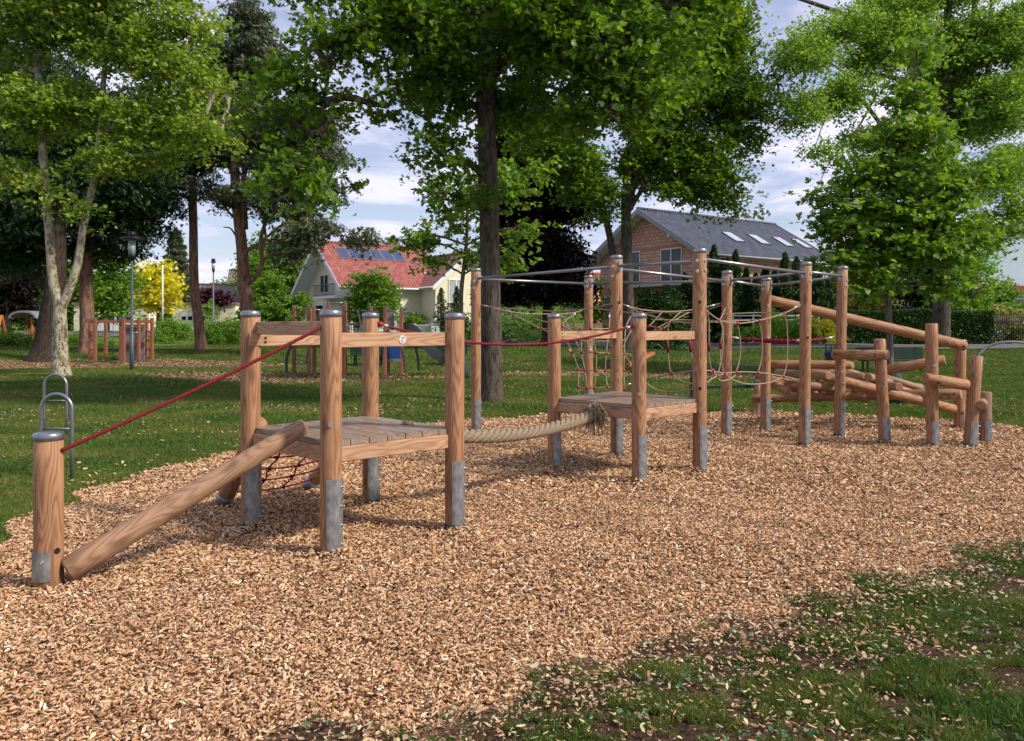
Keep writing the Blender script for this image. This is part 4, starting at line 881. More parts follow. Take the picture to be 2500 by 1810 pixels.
# ivy / epiphyte mass on its trunk is part of the tree
# generic trees farther off
def simple_tree(name, label, px, d, top, wpx, low, lm, bm=MB_GREY, size=.3, tpl='leaf', dens=22, group=None, r=.2, cl_r=.6, n=7, seed=0, per=16, up=.9):
    rg = random.Random(seed+int(px)); base = B(px, d); w = wpx*d/FPX; zt = P(px, top, d).z; zl = max(base.z+.1, P(px, low, d).z); bl = []
    for i in range(n):
        t = (i+.5)/n; z = zl+(zt-zl)*t; ww = w*.5*(sin(pi*min(.97, t*.8+.18))**.6); rr = max(.35, (zt-zl)/n*1.25)
        for s in (-1, 1): bl.append((Vector((base.x+s*ww*rg.uniform(.3, .55), d+rg.uniform(-.4, .4)*ww, z+rg.uniform(-.2, .2)*rr)), (max(.3, ww*.5), max(.3, ww*.6), rr*.75)))
    return tree(name, label, 'tree', base, [base+Vector((0, 0, (zt-base.z)*.35)), base+Vector((.1, 0, (zt-base.z)*.8))], [r, r*.8, r*.35], bl, lm, bm, size, tpl, dens=dens, group=group, cl_r=cl_r, per=per, sp_r=cl_r*.6, limb_r=r*.25, up=up)
simple_tree('yellow_tree', 'bright yellow leaved tree above the cream garages', 386, 74, 655, 135, 748, ML_YELLOW, size=.30, tpl='maple', dens=17, n=6, cl_r=.62)
simple_tree('linden_tree', 'rich green tree between the brown trunk and the lamp post', 262, 58, 610, 110, 770, ML_BUSH, size=.34, n=6, dens=20)
simple_tree('garden_tree', 'green tree behind the gable of the yellow house', 690, 95, 565, 190, 760, ML_BUSH, size=.42, n=6, dens=14, cl_r=.9)
simple_tree('ball_tree', 'round clipped green tree in front of the yellow house', 908, 62, 664, 140, 786, ML_BUSH, size=.26, n=5, dens=34, cl_r=.45)
simple_tree('garden_tree', 'dark green tree at the far left edge', 20, 52, 560, 170, 775, ML_COPPER, size=.34, n=6, dens=18)
simple_tree('garden_tree', 'shaded tree behind the swing at the left edge', -60, 60, 380, 300, 760, ML_DARK, size=.4, n=7, dens=14, cl_r=.9)
simple_tree('garden_tree', 'bright green tree left of the brick house', 1290, 72, 650, 150, 815, ML_BRIGHT, size=.34, n=5, dens=16, cl_r=.7)
simple_tree('garden_tree', 'bright garden tree hiding the foot of the brick house', 1420, 62, 690, 110, 815, ML_BRIGHT, size=.3, n=5, dens=18, cl_r=.6)
simple_tree('garden_tree', 'light green tree in front of the white building', 2370, 50, 570, 110, 760, ML_BRIGHT, size=.24, n=6, dens=20, cl_r=.55)
simple_tree('weeping_tree', 'pale yellow green tree behind the young large leaved tree', 2130, 54, 665, 150, 810, ML_STRAW, size=.24, n=5, dens=30, cl_r=.5)
simple_tree('garden_tree', 'dark dense tree behind the ivy clad trunk', 2250, 50, 600, 140, 810, ML_DARK, size=.3, n=6, dens=30, cl_r=.55)
simple_tree('garden_tree', 'tall garden tree behind the right end of the brick house', 2120, 80, 560, 180, 760, ML_MAPLE2, size=.4, n=6, dens=14, cl_r=.8)
for i, (px, d, top, w, lm, nm) in enumerate(((560, 105, 700, 200, ML_BUSH, 'low tree line left of the yellow house'), (160, 95, 640, 260, ML_BUSH, 'broad tree far behind the plane tree'), (1190, 100, 690, 170, ML_MAPLE2, 'tree behind the yellow house seen right of its wall'), (2480, 110, 640, 220, ML_MAPLE, 'distant tree behind the white building'), (-250, 80, 520, 420, ML_MAPLE, 'distant tree beyond the left edge'), (2800, 90, 560, 400, ML_MAPLE, 'distant tree beyond the right edge'), (1310, 110, 700, 260, ML_BUSH, 'distant tree between both houses'))):
    simple_tree('distant_tree', nm, px, d, top, w, 800, lm, size=.55, n=5, dens=9, cl_r=1.1, group='trees along the horizon')
def conifer(name, label, px, d, top, wpx, lm, low=None, group=None, size=.26, dens=1.0, r=.12, droop=0, parts=True):
    base = B(px, d); H = P(px, top, d).z - base.z; w = wpx*d/FPX*.5; z0 = .15 if low is None else P(px, low, d).z-base.z
    n = int(900*dens*max(1, w*H*.35)); h = rng.random(n)**1.25; z = z0+(H-z0)*h; a = rng.uniform(0, 2*pi, n)
    rr = w*np.minimum(1, (1-h)**.55*1.1+.015)*(rng.random(n)**.45)*(1+.14*np.sin(a*5+z*2.2))*(.9+.2*np.sin(z*9+a))
    pts = np.stack([base.x+np.cos(a)*rr, base.y+np.sin(a)*rr, base.z+z-droop*rr], 1)
    o = thing(name, base, label, 'tree', group); m = MB(); m.tube([base-Vector((0,0,.2)), base+Vector((0,0,H*.5)), base+Vector((0,0,H*.95))], [r, r*.6, r*.15], 8); m.mk('trunk', MB_DARK, o)
    leaves('crown', pts, size, lm, o, 'needle', .1, droop=np.array([0, 0, .8])); return o
conifer('conifer', 'pointed olive conifer behind the yellow tree', 430, 88, 560, 100, ML_PINE, dens=2.2, size=.5, droop=.2)
TJ = [(1650, 700), (1672, 668), (1694, 690), (1716, 640), (1743, 600), (1764, 632), (1776, 630), (1796, 612), (1822, 655), (1845, 668), (1868, 650), (1890, 662), (1916, 618), (1944, 628), (1980, 636), (2002, 665), (2022, 682), (2044, 690)]
for i, (px, top) in enumerate(TJ):
    conifer('thuja', ['narrow dark thuja', 'slim thuja', 'pointed thuja'][i % 3] + ' number-less in the row beside the brick house'.replace(' number-less', '') + (', %s' % ('left end', 'second from the left', 'third from the left', 'fourth from the left', 'tallest at the first skylight', 'low one right of the tallest', 'low one before the second skylight', 'tall one before the second skylight', 'between the second and third tall posts', 'short one in mid row', 'mid row left of the third skylight', 'mid row under the third skylight', 'tall one before the third skylight', 'tall one before the fourth skylight', 'behind the rightmost tall post', 'fourth from the right end', 'third from the right end', 'second from the right end')[i]),
            px, 49+(i % 3)*.5, top, 52 if i % 2 else 58, ML_THUJA, group='thujas beside the brick house', size=.27, dens=3.6)
def bush(name, label, blobs, lm, size=.14, dens=40, tpl='leaf', cat='shrub', group=None, cl_r=.28, per=12):
    bl = Bl(*blobs); c0 = bl[0][0]; base = Vector((c0.x, c0.y, tz(c0.x, c0.y))); o = thing(name, base, label, cat, group); m = MB()
    for k, (c, r) in enumerate(bl): branch(m, base, Vector(c), .05, .02, 5, .05, k, 6)
    m.mk('stem', MB_DARK, o); pts, _ = cloud(bl, dens, cl_r, cl_r*.55, per, 2.6, .8); pts[:, 2] = np.maximum(pts[:, 2], terr(pts[:, 0], pts[:, 1])+.03); leaves('foliage', pts, size, lm, o, tpl, .7); return o
bush('rhododendron', 'large dark leaved bush left of the yellow house', [(640, 755, 54, 1.5, 1.5, 1.5), (690, 765, 55, 1.4, 1.4, 1.3), (620, 795, 54, 1.2, 1.3, .8), (700, 800, 54, 1.3, 1.3, .7), (650, 700, 55, 1.6, 1.4, .8), (730, 740, 55, .8, 1, .8)], ML_BUSH, .24, 34)
bush('garden_shrub', 'dark green round bush in front of the brick house', [(1600, 740, 40, 1.1, 1.2, .9), (1570, 800, 40, 1.2, 1.2, .9), (1640, 810, 40, 1.1, 1.2, 1.0), (1600, 860, 39, 1.3, 1.2, .5)], ML_HEDGE, .17, 60)
for i, (px, py, d, w, h, nm) in enumerate(((398, 836, 52, .85, .55, 'clipped hedge block right of the small red play frame'), (428, 808, 60, 1.1, .85, 'round bright bush in front of the garage door'), (556, 812, 52, .95, .9, 'rounded hedge bush left of the near platform rail'), (518, 818, 51, .6, .75, 'darker bush beside the slim pine'), (262, 846, 45, .75, .36, 'bush seen through the small play frame'), (184, 838, 46, .5, .62, 'bush between the two thick left trunks'))):
    bush('hedge_bush', nm, [(px-w*12, py, d, w, .7, h), (px+w*16, py+5, d, w*.7, .6, h*.9)], ML_BRIGHT if i in (1, 4) else ML_BUSH, .12, 210, group='bushes along the park edge')
bush('hedge', 'low dark hedge under the swing at the left', [(20, 838, 43, .9, .6, .6), (75, 842, 43, .65, .6, .55), (-30, 836, 43, 1.0, .6, .6)], ML_BUSH, .12, 220, cat='hedge')
bush('purple_shrub', 'purple leaved shrub before the brown roof', [(520, 725, 80, 1.6, 1.2, .9), (545, 735, 80, 1.2, 1, .7), (500, 745, 80, 1, 1, .7)], ML_RED, .3, 30)
bush('garden_shrub', 'light green shrub beneath the purple one beside the leaning pine', [(512, 750, 72, .45, .5, .8), (512, 775, 72, .5, .5, .6)], ML_BRIGHT, .22, 40)
bush('garden_shrub', 'dense dark hedge bush right of the lattice fence', [(1110, 790, 60, 1.2, 1, 1.3), (1140, 810, 60, 1.2, 1, 1.1), (1090, 830, 58, 1.2, 1, .8)], ML_HEDGE, .17, 60)
bush('garden_shrub', 'flowering shrubs behind the temporary fence', [(1200, 790, 56, 1.5, 1, .9), (1260, 800, 56, 1.6, 1, .8), (1330, 790, 56, 1.6, 1, 1.0), (1390, 800, 56, 1.4, 1, .8)], ML_BRIGHT, .19, 34)
bush('garden_shrub', 'bright green shrubs below the thuja row', [(1890, 800, 45, .9, .8, .8), (1850, 812, 45, .8, .8, .5), (1950, 805, 45, 1.0, .8, .8), (1800, 815, 45, .7, .8, .4), (1990, 815, 45, .7, .7, .6)], ML_BRIGHT, .15, 50)
bush('yellow_shrub', 'yellow green shrub behind the sloping log', [(2010, 795, 44.5, .9, .7, .55), (2030, 815, 44.5, .7, .7, .4)], ML_YELLOW, .14, 50)
bush('garden_shrub', 'flowering shrub at the foot of the white building', [(2440, 730, 52, 1.6, 1, 1.2), (2480, 770, 50, 1.3, 1, 1.0), (2400, 745, 53, 1.3, 1, .9)], ML_BUSH, .18, 40)
bush('garden_shrub', 'pale shrubs left of the lattice fence', [(1020, 785, 70, 1.0, .8, .6), (985, 790, 70, .7, .8, .5)], ML_BRIGHT, .2, 40)
bush('garden_shrub', 'shrubs lining the street left of the brick house', [(1180, 815, 52, 1.6, .9, .5), (1300, 822, 52, 1.6, .9, .4), (1420, 822, 52, 1.4, .9, .4)], ML_BUSH, .15, 44)
conifer('small_conifer', 'small yellow tipped conifer at the yellow house wall', 1077, 66, 704, 42, ML_PINE, size=.25, dens=1.8)
conifer('small_conifer', 'dark cone shaped conifer right of the yellow house door', 1115, 64, 700, 40, ML_DARK, size=.25, dens=1.8)
def hedge_box(name, label, px0, px1, d, ztop, depth, lm, n, size=.13):
    a = B(px0, d); b_ = B(px1, d); o = thing(name, (a+b_)/2, label, 'hedge'); L = b_.x-a.x; t = rng.random(n)
    face = rng.random(n); z = np.where(face < .6, rng.random(n), 1-rng.random(n)**3*.15); y = np.where(face < .6, rng.random(n)**2*.25, rng.random(n))
    g = terr(a.x+t*L, np.full(n, d)); hh = ztop - .12*np.sin(t*L*1.1)*.6
    pts = np.stack([a.x+t*L, d+y*depth+rng.normal(0, .05, n), g+.05+z*(hh-g)+rng.normal(0, .05, n)], 1)
    m = MB(); m.box((a.x+.1, d+.25, a.z-.2), (b_.x-.1, d+depth-.2, ztop-.3)); m.mk('branch_core', MB_DARK, o); leaves('foliage', pts, size, lm, o, 'leaf', .6); return o
hedge_box('hedge', 'long dark clipped hedge beyond the road on the right', 2075, 2430, 47, P(0, 762, 47).z, 1.4, ML_HEDGE, 26000, .15)

bush('garden_shrub', 'orange green shrubs behind the dark metal railing', [(2460, 800, 48, 1.0, .8, .8), (2500, 790, 48, 1.0, .8, .9), (2440, 770, 49, .9, .8, .6), (2540, 790, 48, 1.0, .8, .9)], ML_STRAW, .17, 60)
# ================================================================== BUILDINGS
def house_frame(px, d, z, ang): return Matrix.Translation(Vector(((px-1250)*d/FPX, d, z))) @ Matrix.Rotation(ang, 4, 'Z')
class HB_(MB):
    def __init__(s, F): super().__init__(); s.Fm = F
    def mk(s, name, mat, parent=None, **k):
        s.v = [s.Fm @ p for p in s.v]; return super().mk(name, mat, parent, frame=s.Fm, **k)
def brick_mat(name, c1, c2, mortar, scx=2.6, rowh=.25):
    m, t, b = new_mat(name); tc = _n(t, 'ShaderNodeTexCoord').outputs['Object']; sp = _n(t, 'ShaderNodeSeparateXYZ'); t.links.new(tc, sp.inputs[0])
    cv = _n(t, 'ShaderNodeCombineXYZ'); t.links.new(mth(t, 'ADD', sp.outputs[0], sp.outputs[1]), cv.inputs[0]); t.links.new(sp.outputs[2], cv.inputs[1])
    br = _n(t, 'ShaderNodeTexBrick'); t.links.new(cv.outputs[0], br.inputs['Vector']); br.inputs['Scale'].default_value = 1; br.inputs['Brick Width'].default_value = .37; br.inputs['Row Height'].default_value = rowh
    br.inputs['Mortar Size'].default_value = .03; br.inputs['Color1'].default_value = (*c1, 1); br.inputs['Color2'].default_value = (*c2, 1); br.inputs['Mortar'].default_value = (*mortar, 1)
    n = noise(t, tc, 1.2, 4); col = mixc(t, mth(t, 'MULTIPLY', n, .3), br.outputs['Color'], (.46, .22, .15)); t.links.new(col, b.inputs['Base Color']); setp(b, rough=.9); bump(t, b, br.outputs['Fac'], -.5, .02); return m
def tile_mat(name, c1, c2, cw=.3, ch=.34, rough=.5):
    m, t, b = new_mat(name); tc = _n(t, 'ShaderNodeTexCoord').outputs['Object']; sp = _n(t, 'ShaderNodeSeparateXYZ'); t.links.new(tc, sp.inputs[0])
    y = mth(t, 'DIVIDE', sp.outputs[2], ch*.55); row = mth(t, 'FRACT', y); x = mth(t, 'SINE', mth(t, 'MULTIPLY', sp.outputs[0], 2*pi/cw))
    h = mth(t, 'ADD', mth(t, 'MULTIPLY', x, .5), mth(t, 'MULTIPLY', row, -1.0)); n = noise(t, tc, 3, 3)
    xi = mth(t, 'FLOOR', mth(t, 'DIVIDE', sp.outputs[0], cw)); yi = mth(t, 'FLOOR', y); cv = _n(t, 'ShaderNodeCombineXYZ'); t.links.new(xi, cv.inputs[0]); t.links.new(yi, cv.inputs[1])
    wn = _n(t, 'ShaderNodeTexWhiteNoise'); t.links.new(cv.outputs[0], wn.inputs[0])
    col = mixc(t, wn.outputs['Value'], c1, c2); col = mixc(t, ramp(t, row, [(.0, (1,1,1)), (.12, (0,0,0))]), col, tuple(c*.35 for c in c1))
    t.links.new(col, b.inputs['Base Color']); setp(b, rough=rough, spec=.5); bump(t, b, h, .9, .05); return m
M_BRICK = brick_mat('clay_block_wall', (.72, .41, .31), (.53, .26, .19), (.28, .17, .13)); M_GTILE = tile_mat('grey_roof_tile', (.028, .032, .048), (.065, .07, .095)); M_RTILE = tile_mat('red_roof_tile', (.23, .065, .05), (.36, .115, .085))
M_DTILE = tile_mat('dark_red_roof_tile', (.20, .07, .055), (.28, .10, .075)); M_BTILE = tile_mat('brown_roof_tile', (.16, .11, .105), (.22, .15, .14))
M_CREAM = simple('cream_render', (.70, .66, .50), .85, 0, .06, 2); M_FASCIA = simple('grey_fascia', (.26, .27, .29), .6, 0, .05); M_LWHITE = simple('white_render', (.66, .70, .74), .85, 0, .05, 2)
M_GLASS = simple('window_glass', (.02, .026, .03), .08, 0, .2, 1.3, spec=.45); M_CURT = simple('curtain_glass', (.42, .47, .50), .12, 0, .2, 2, spec=.8)
M_SOLAR = simple('solar_panel', (.06, .075, .16), .12, .2, .1, spec=.8); M_SKYL = simple('skylight_glass', (.60, .64, .70), .1, .3, .1, spec=.9); M_CONC = simple('concrete', (.42, .42, .42), .9, 0, .1, 3)
M_ORANGE = simple('orange_stained_wood', (.50, .165, .055), .6, 0, .2, 8); M_REDWOOD = wood_mat('red_brown_stained_wood', (.13, .05, .03), (.25, .095, .052), (.34, .145, .085), knots=False)
M_DGREY = simple('dark_grey_plastic', (.055, .058, .068), .45, 0, .1); M_BLUE = simple('blue_plastic', (.012, .07, .28), .4, 0, .1); M_LGREY = simple('grey_panel', (.20, .205, .225), .6, 0, .08)
def win(F, par, face, c, w, h, glass=None, split=1, sill=True, name='window'):
    """face 'x': opening in a plane of constant x looking -x; 'y': constant y looking -y"""
    x, y, z = c; fr = HB_(F); t = .08
    def bx(lo, hi, mb):
        if face == 'x': mb.box((x-hi[1], y+lo[0], z+lo[2]), (x-lo[1], y+hi[0], z+hi[2]))
        else: mb.box((x+lo[0], y-hi[1], z+lo[2]), (x+hi[0], y-lo[1], z+hi[2]))
    bx((-w/2, .003, -h/2), (-w/2+t, .07, h/2), fr); bx((w/2-t, .003, -h/2), (w/2, .07, h/2), fr); bx((-w/2+t, .003, h/2-t), (w/2-t, .07, h/2), fr); bx((-w/2+t, .003, -h/2), (w/2-t, .07, -h/2+t), fr)
    for i in range(1, split+1): q = -w/2+w*i/(split+1); bx((q-.05, .003, -h/2+t), (q+.05, .075, h/2-t), fr)
    o = fr.mk(name, M_WHITE, par); g = HB_(F); bx((-w/2+t, .002, -h/2+t), (w/2-t, .03, h/2-t), g); g.mk('pane', glass or M_GLASS, o)
    if sill: s = HB_(F); bx((-w/2-.08, .003, -h/2-.08), (w/2+.08, .14, -h/2-.004), s); s.mk('sill', M_CONC, o)
    return o
def gable_house(F, par, L, hw, ez, rz, wallm, roofm, over=.9, side=.8, th=.2, z0=-1.0, verge=M_FASCIA, hwb=None, ezb=None):
    """ridge along local x at y=0; front eave y=-hw"""
    hwb = hwb or hw; ezb = ez if ezb is None else ezb; m = HB_(F); y0 = -(hw-side); y1 = hwb-side; s = (rz-ez)/hw; sb = (rz-ezb)/hwb; ze = rz - s*(hw-side) - th-.06; zb = rz - sb*(hwb-side) - th-.06; x0, x1 = over, L-over
    for x in (x0, x1): pass
    V = [(x0, y0, z0), (x0, y1, z0), (x0, y1, zb), (x0, 0, rz-th-.07), (x0, y0, ze), (x1, y0, z0), (x1, y1, z0), (x1, y1, zb), (x1, 0, rz-th-.07), (x1, y0, ze)]
    m.add(V, [(4, 3, 2, 1, 0), (5, 6, 7, 8, 9), (0, 5, 9, 4), (1, 2, 7, 6), (4, 9, 8, 3), (3, 8, 7, 2)]); w = m.mk('wall', wallm, par)
    for (yy, e) in ((-hw, ez), (hwb, ezb)):
        m = HB_(F); V = [(0, 0, rz), (L, 0, rz), (L, yy, e), (0, yy, e), (0, 0, rz-th), (L, 0, rz-th), (L, yy, e-th), (0, yy, e-th)]
        fs = [(0, 1, 2, 3), (7, 6, 5, 4), (0, 3, 7, 4), (1, 5, 6, 2), (3, 2, 6, 7), (0, 4, 5, 1)]; m.add(V, fs); o = m.mk('roof', roofm, par)
        so = HB_(F); so.add([(0.02, 0, rz-th-.01), (L-.02, 0, rz-th-.01), (L-.02, yy*.99, e-th-.006), (.02, yy*.99, e-th-.006), (0.02, 0, rz-th-.05), (L-.02, 0, rz-th-.05), (L-.02, yy*.99, e-th-.046), (.02, yy*.99, e-th-.046)], fs); so.mk('soffit', M_LWHITE, o)
        for xx in (-.05, L+.02):
            v = HB_(F); V = [(xx, 0, rz+.04), (xx+.03, 0, rz+.04), (xx+.03, yy*1.01, e+.02), (xx, yy*1.01, e+.02), (xx, 0, rz-th-.16), (xx+.03, 0, rz-th-.16), (xx+.03, yy*1.01, e-th-.16), (xx, yy*1.01, e-th-.16)]
            v.add(V, fs); v.mk('verge_board', verge, o)
        gt = HB_(F); gt.tube([(0, yy*1.015, e-.1), (L, yy*1.015, e-.1)], .08, 8); gt.mk('gutter', verge, o)
    r = HB_(F); r.tube([(-.02, 0, rz+.02), (L+.02, 0, rz+.02)], .11, 8); r.mk('ridge', roofm, par)
    return w
def on_roof(F, par, x, y, w, h, hw, ez, rz, mat, name, fm=M_DGREY, lift=.06):
    """panel lying on the front slope, centre (x,y) local, w along ridge, h down slope"""
    s = (rz-ez)/hw; n = Vector((0, -s, 1)).normalized(); dn = Vector((0, -1, -s)).normalized(); c = Vector((x, y, rz + s*y)); X = Vector((1, 0, 0))
    def pl(ww, hh, l0, l1):
        m = HB_(F); V = [c + X*a*ww/2 + dn*b_*hh/2 + n*l for l in (l0, l1) for a, b_ in ((-1, -1), (1, -1), (1, 1), (-1, 1))]; m.add(V, [(3, 2, 1, 0), (4, 5, 6, 7), (0, 1, 5, 4), (1, 2, 6, 5), (2, 3, 7, 6), (3, 0, 4, 7)]); return m
    o = pl(w+.12, h+.12, -.02, lift).mk(name, fm, par); pl(w, h, lift, lift+.012).mk('pane', mat, o); return o
ANG = math.atan2(.58, .81)
# --- brick house
ZB = 1.5; F = house_frame(1557, 60, ZB, ANG); rz = 10.3-ZB; ez = 6.65-ZB
bh = thing('brick_house', F.translation, 'unrendered pink clay block house with long grey tiled roof and skylights', 'house')
gable_house(F, bh, 16.1, 6.1, ez, rz, M_BRICK, M_GTILE, over=1.0, side=.9)
for u, v in ((6.6, -3.3), (9.6, -3.3), (12.6, -3.3), (15.0, -3.3)): on_roof(F, bh, u, v, .95 if u < 15 else .8, 1.5, 6.1, ez, rz, M_SKYL, 'skylight')
def gy(F, px, x):   # local y on the gable plane x for a photo column
    return min((abs(1250+FPX*q.x/q.y-px), i*.01) for i, q in ((i, F @ Vector((x, i*.01, 3))) for i in range(-900, 901)))[1]
def gz(F, py, x, y): p = F @ Vector((x, y, 0)); return EYE-(py-HZ)*p.y/FPX - F.translation.z
def gable_win(F, par, x, pxl, pxr, pyt, pyb, **k):
    a = gy(F, pxl, x); b_ = gy(F, pxr, x); y = (a+b_)/2; zt = gz(F, pyt, x, y); zb = gz(F, pyb, x, y); return win(F, par, 'x', (x, y, (zt+zb)/2), abs(a-b_), zt-zb, **k)
gable_win(F, bh, 1.0, 1666, 1614, 606, 690, split=1); gable_win(F, bh, 1.0, 1564, 1542, 614, 690, split=0); gable_win(F, bh, 1.0, 1494, 1477, 724, 771, split=0)
gable_win(F, bh, 1.0, 1640, 1600, 735, 800, split=1)
m = HB_(F); ya, yb = gy(F, 1662, 0), gy(F, 1463, 0); zz = gz(F, 697, 1, 0); m.box((-.1, min(ya, yb), zz-.17), (.98, max(ya, yb), zz)); m.mk('balcony', M_CONC, bh)
m = HB_(F); m.box((.97, -5.05, zz-.5), (.996, 5.05, zz-.2)); m.mk('lintel_band', brick_mat('red_brick_band', (.46, .13, .08), (.40, .11, .07), (.40, .2, .15), rowh=.1), bh)
m = HB_(F); s_ = (rz-ez)/6.1; m.box((.972, -3.9, 5.75), (.996, 3.9, 5.95)); m.mk('lintel_band', bpy.data.materials['red_brick_band'], bh)
for y in (-3.0, 3.0): m = HB_(F); m.box((.02, y-.1, rz-s_*3-.52), (.97, y+.1, rz-s_*3-.26)); m.mk('purlin_end', M_WHITE, bh)
for x in (3, 6, 9, 12): win(F, bh, 'y', (x, -5.203, 2.2), 1.2, 1.3)
# --- yellow house
ZY = 1.15; F = house_frame(769, 70, ZY, ANG); rz = 8.93-ZY; ez = 4.95-ZY
yh = thing('yellow_house', F.translation, 'cream house with red tiled roof, solar panels and a balcony in its gable', 'house')
gable_house(F, yh, 10.6, 5.0, ez, rz, M_CREAM, M_RTILE, over=1.3, side=.7, verge=M_LWHITE, hwb=6.3, ezb=rz-6.3*.77)
for i in range(6): on_roof(F, yh, 2.0+i*1.05, -1.25, .88, 1.5, 5.0, ez, rz, M_SOLAR, 'solar_panel', fm=M_LGREY)
on_roof(F, yh, 9.2, -3.6, .8, 1.1, 5.0, ez, rz, M_SKYL, 'skylight')
gable_win(F, yh, 1.3, 803, 783, 671, 716, split=1, sill=False, glass=M_GLASS); gable_win(F, yh, 1.3, 790, 770, 744, 775, split=0); gable_win(F, yh, 1.3, 742, 730, 745, 765, split=0)
m = HB_(F); zz = gz(F, 724, 1.3, -2); m.box((.1, -3.9, zz-.2), (1.298, 0.6, zz)); o = m.mk('balcony', M_LWHITE, yh); r_ = HB_(F)
for i in range(24): r_.box((.12, -3.85+i*.19, zz), (.145, -3.83+i*.19, zz+.95))
r_.box((.10, -3.9, zz+.95), (.16, .6, zz+1.0)); r_.box((.12, -3.9, zz+.1), (.15, .6, zz+.13)); r_.mk('balcony_railing', M_DGREY, o)
m = HB_(F); m.beam((.15, -3.0, rz-2.9), (1.3, -3.0, rz-2.9), .22, .22); m.mk('purlin_end', M_WHITE, yh); m = HB_(F); m.beam((-.0, .02, rz-.62), (1.3, .02, rz-.62), .22, .3); m.mk('purlin_end', M_WHITE, yh)
# glazed bay on the front wall
m = HB_(F); m.box((2.1, -5.2, -.8), (4.6, -4.303, 3.5)); o = m.mk('glazed_bay', M_LWHITE, yh)
for z in (.9, 2.75): win(F, yh, 'y', (3.35, -5.2, z), 2.3, 1.5, glass=M_CURT, split=2, sill=False)
win(F, yh, 'y', (6.4, -4.303, .9), 1.3, 1.9, glass=M_CURT, split=0)
# projecting cross wing at right
R90 = Matrix.Rotation(-pi/2, 4, 'Z'); FW = F @ Matrix.Translation(Vector((10.9, -7.3, 0))) @ Matrix.Rotation(pi/2, 4, 'Z')
gable_house(FW, yh, 8.5, 3.5, 3.9, 6.9, M_CREAM, M_DTILE, over=.5, side=.5, verge=M_LWHITE)
for yy, z, hh in ((1.0, .55, 2.2), (1.0, 3.55, 2.0), (-1.3, 3.55, 2.0)): win(FW, yh, 'x', (.5, yy, z), 1.5, hh, glass=M_CURT, split=1, sill=(z > 2))
m = MB(); q = P(960, 590, 80); m.box((q.x-.5, q.y, q.z-1.2), (q.x+.5, q.y+.7, q.z+.1)); m.mk('chimney', M_BTILE, yh)
# lattice fence and pillars
lf = thing('lattice_fence', B(1000, 64), 'white lattice garden fence between pale pillars before the yellow house', 'fence')
def X(px, d): return (px-1250)*d/FPX
z1 = P(0, 793, 64).z; z0 = P(0, 820, 64).z
for pxa, pxb in ((965, 1005), (1013, 1053)):
    m = MB(); a, b_ = X(pxa, 64), X(pxb, 64); m.box((a, 63.97, z1-.05), (b_, 64.03, z1)); m.box((a, 63.97, z0), (b_, 64.03, z0+.05)); k = int((b_-a+z1-z0)/.16)
    for i in range(k):
        for s in (1, -1):
            x0 = a+i*.16 if s == 1 else a+i*.16-(z1-z0); xa = max(a, min(b_, x0-(z1-z0)*(s == 1))); 
            p = Vector((x0-(z1-z0) if s == 1 else x0, 64, z0)); q = Vector((x0 if s == 1 else x0+(z1-z0), 64, z1)) if s == 1 else Vector((x0+(z1-z0), 64, z0))
            if s == -1: p = Vector((x0, 64, z1))
            def clip(p, q):
                t0 = max(0, (a-p.x)/(q.x-p.x)); t1 = min(1, (b_-p.x)/(q.x-p.x)); return (p.lerp(q, t0), p.lerp(q, t1)) if t1 > t0 + .02 else None
            r = clip(p, q)
            if r: m.beam(r[0]+Vector((0, .012*s, 0)), r[1]+Vector((0, .012*s, 0)), .02, .035, up=(0, 1, 0))
    m.mk('lattice_panel', M_WHITE, lf)
for px in (960, 1009, 1058, 1070): m = MB(); x = X(px, 64); m.box((x-.15, 63.8, z0-.5), (x+.15, 64.2, z1+.02)); m.box((x-.2, 63.75, z1+.02), (x+.2, 64.25, z1+.08)); m.mk('pillar', M_LWHITE, lf)
# lamp on pillar
gl = thing('garden_lamp', P(1062, 793, 64), 'small black lantern on the garden gate pillar', 'lamp'); q = P(1062, 790, 64); m = MB(); m.tube([q, q+Vector((0, 0, .15))], .03, 8); m.tube([q+Vector((0, 0, .45)), q+Vector((0, 0, .62))], [.24, .03], 4); m.mk('lamp_frame', M_BLACK, gl); m = MB(); m.tube([q+Vector((0, 0, .15)), q+Vector((0, 0, .45))], [.1, .17], 4); m.mk('lamp_glass', M_WHITE, gl)
# --- garages
gg = thing('garage', B(480, 80), 'cream flat roofed garage with pale blue door', 'garage'); q = 80
def garage(o, pxl, pxr, top, d, door=None, depth=6):
    a = X(pxl, d); b_ = X(pxr, d); zt = P(0, top, d).z; m = MB(); m.box((a, d, .3), (b_, d+depth, zt)); m.mk('wall', M_CREAM, o)
    m = MB(); m.box((a-.15, d-.2, zt), (b_+.15, d+depth, zt+.18)); m.mk('roof', M_BTILE, o)
    if door:
        c, e = X(door[0], d), X(door[1], d); z_ = P(0, door[2], d).z; zb = tz((c+e)/2, d); m = MB(); m.box((c, d-.06, zb), (e, d-.004, z_)); dd = m.mk('garage_door', M_LWHITE, o)
        for i in range(4): m = MB(); w = (e-c)/4; m.box((c+w*i+.12, d-.075, zb+(z_-zb)*.62), (c+w*i+w-.12, d-.062, zb+(z_-zb)*.82)); m.mk('pane', M_GLASS, dd)
garage(gg, 421, 575, 744, 80, (441, 505, 764))
g2 = thing('garage', B(300, 82), 'long cream garage behind the small red play frame', 'garage'); garage(g2, 180, 363, 744, 82, (240, 325, 766))
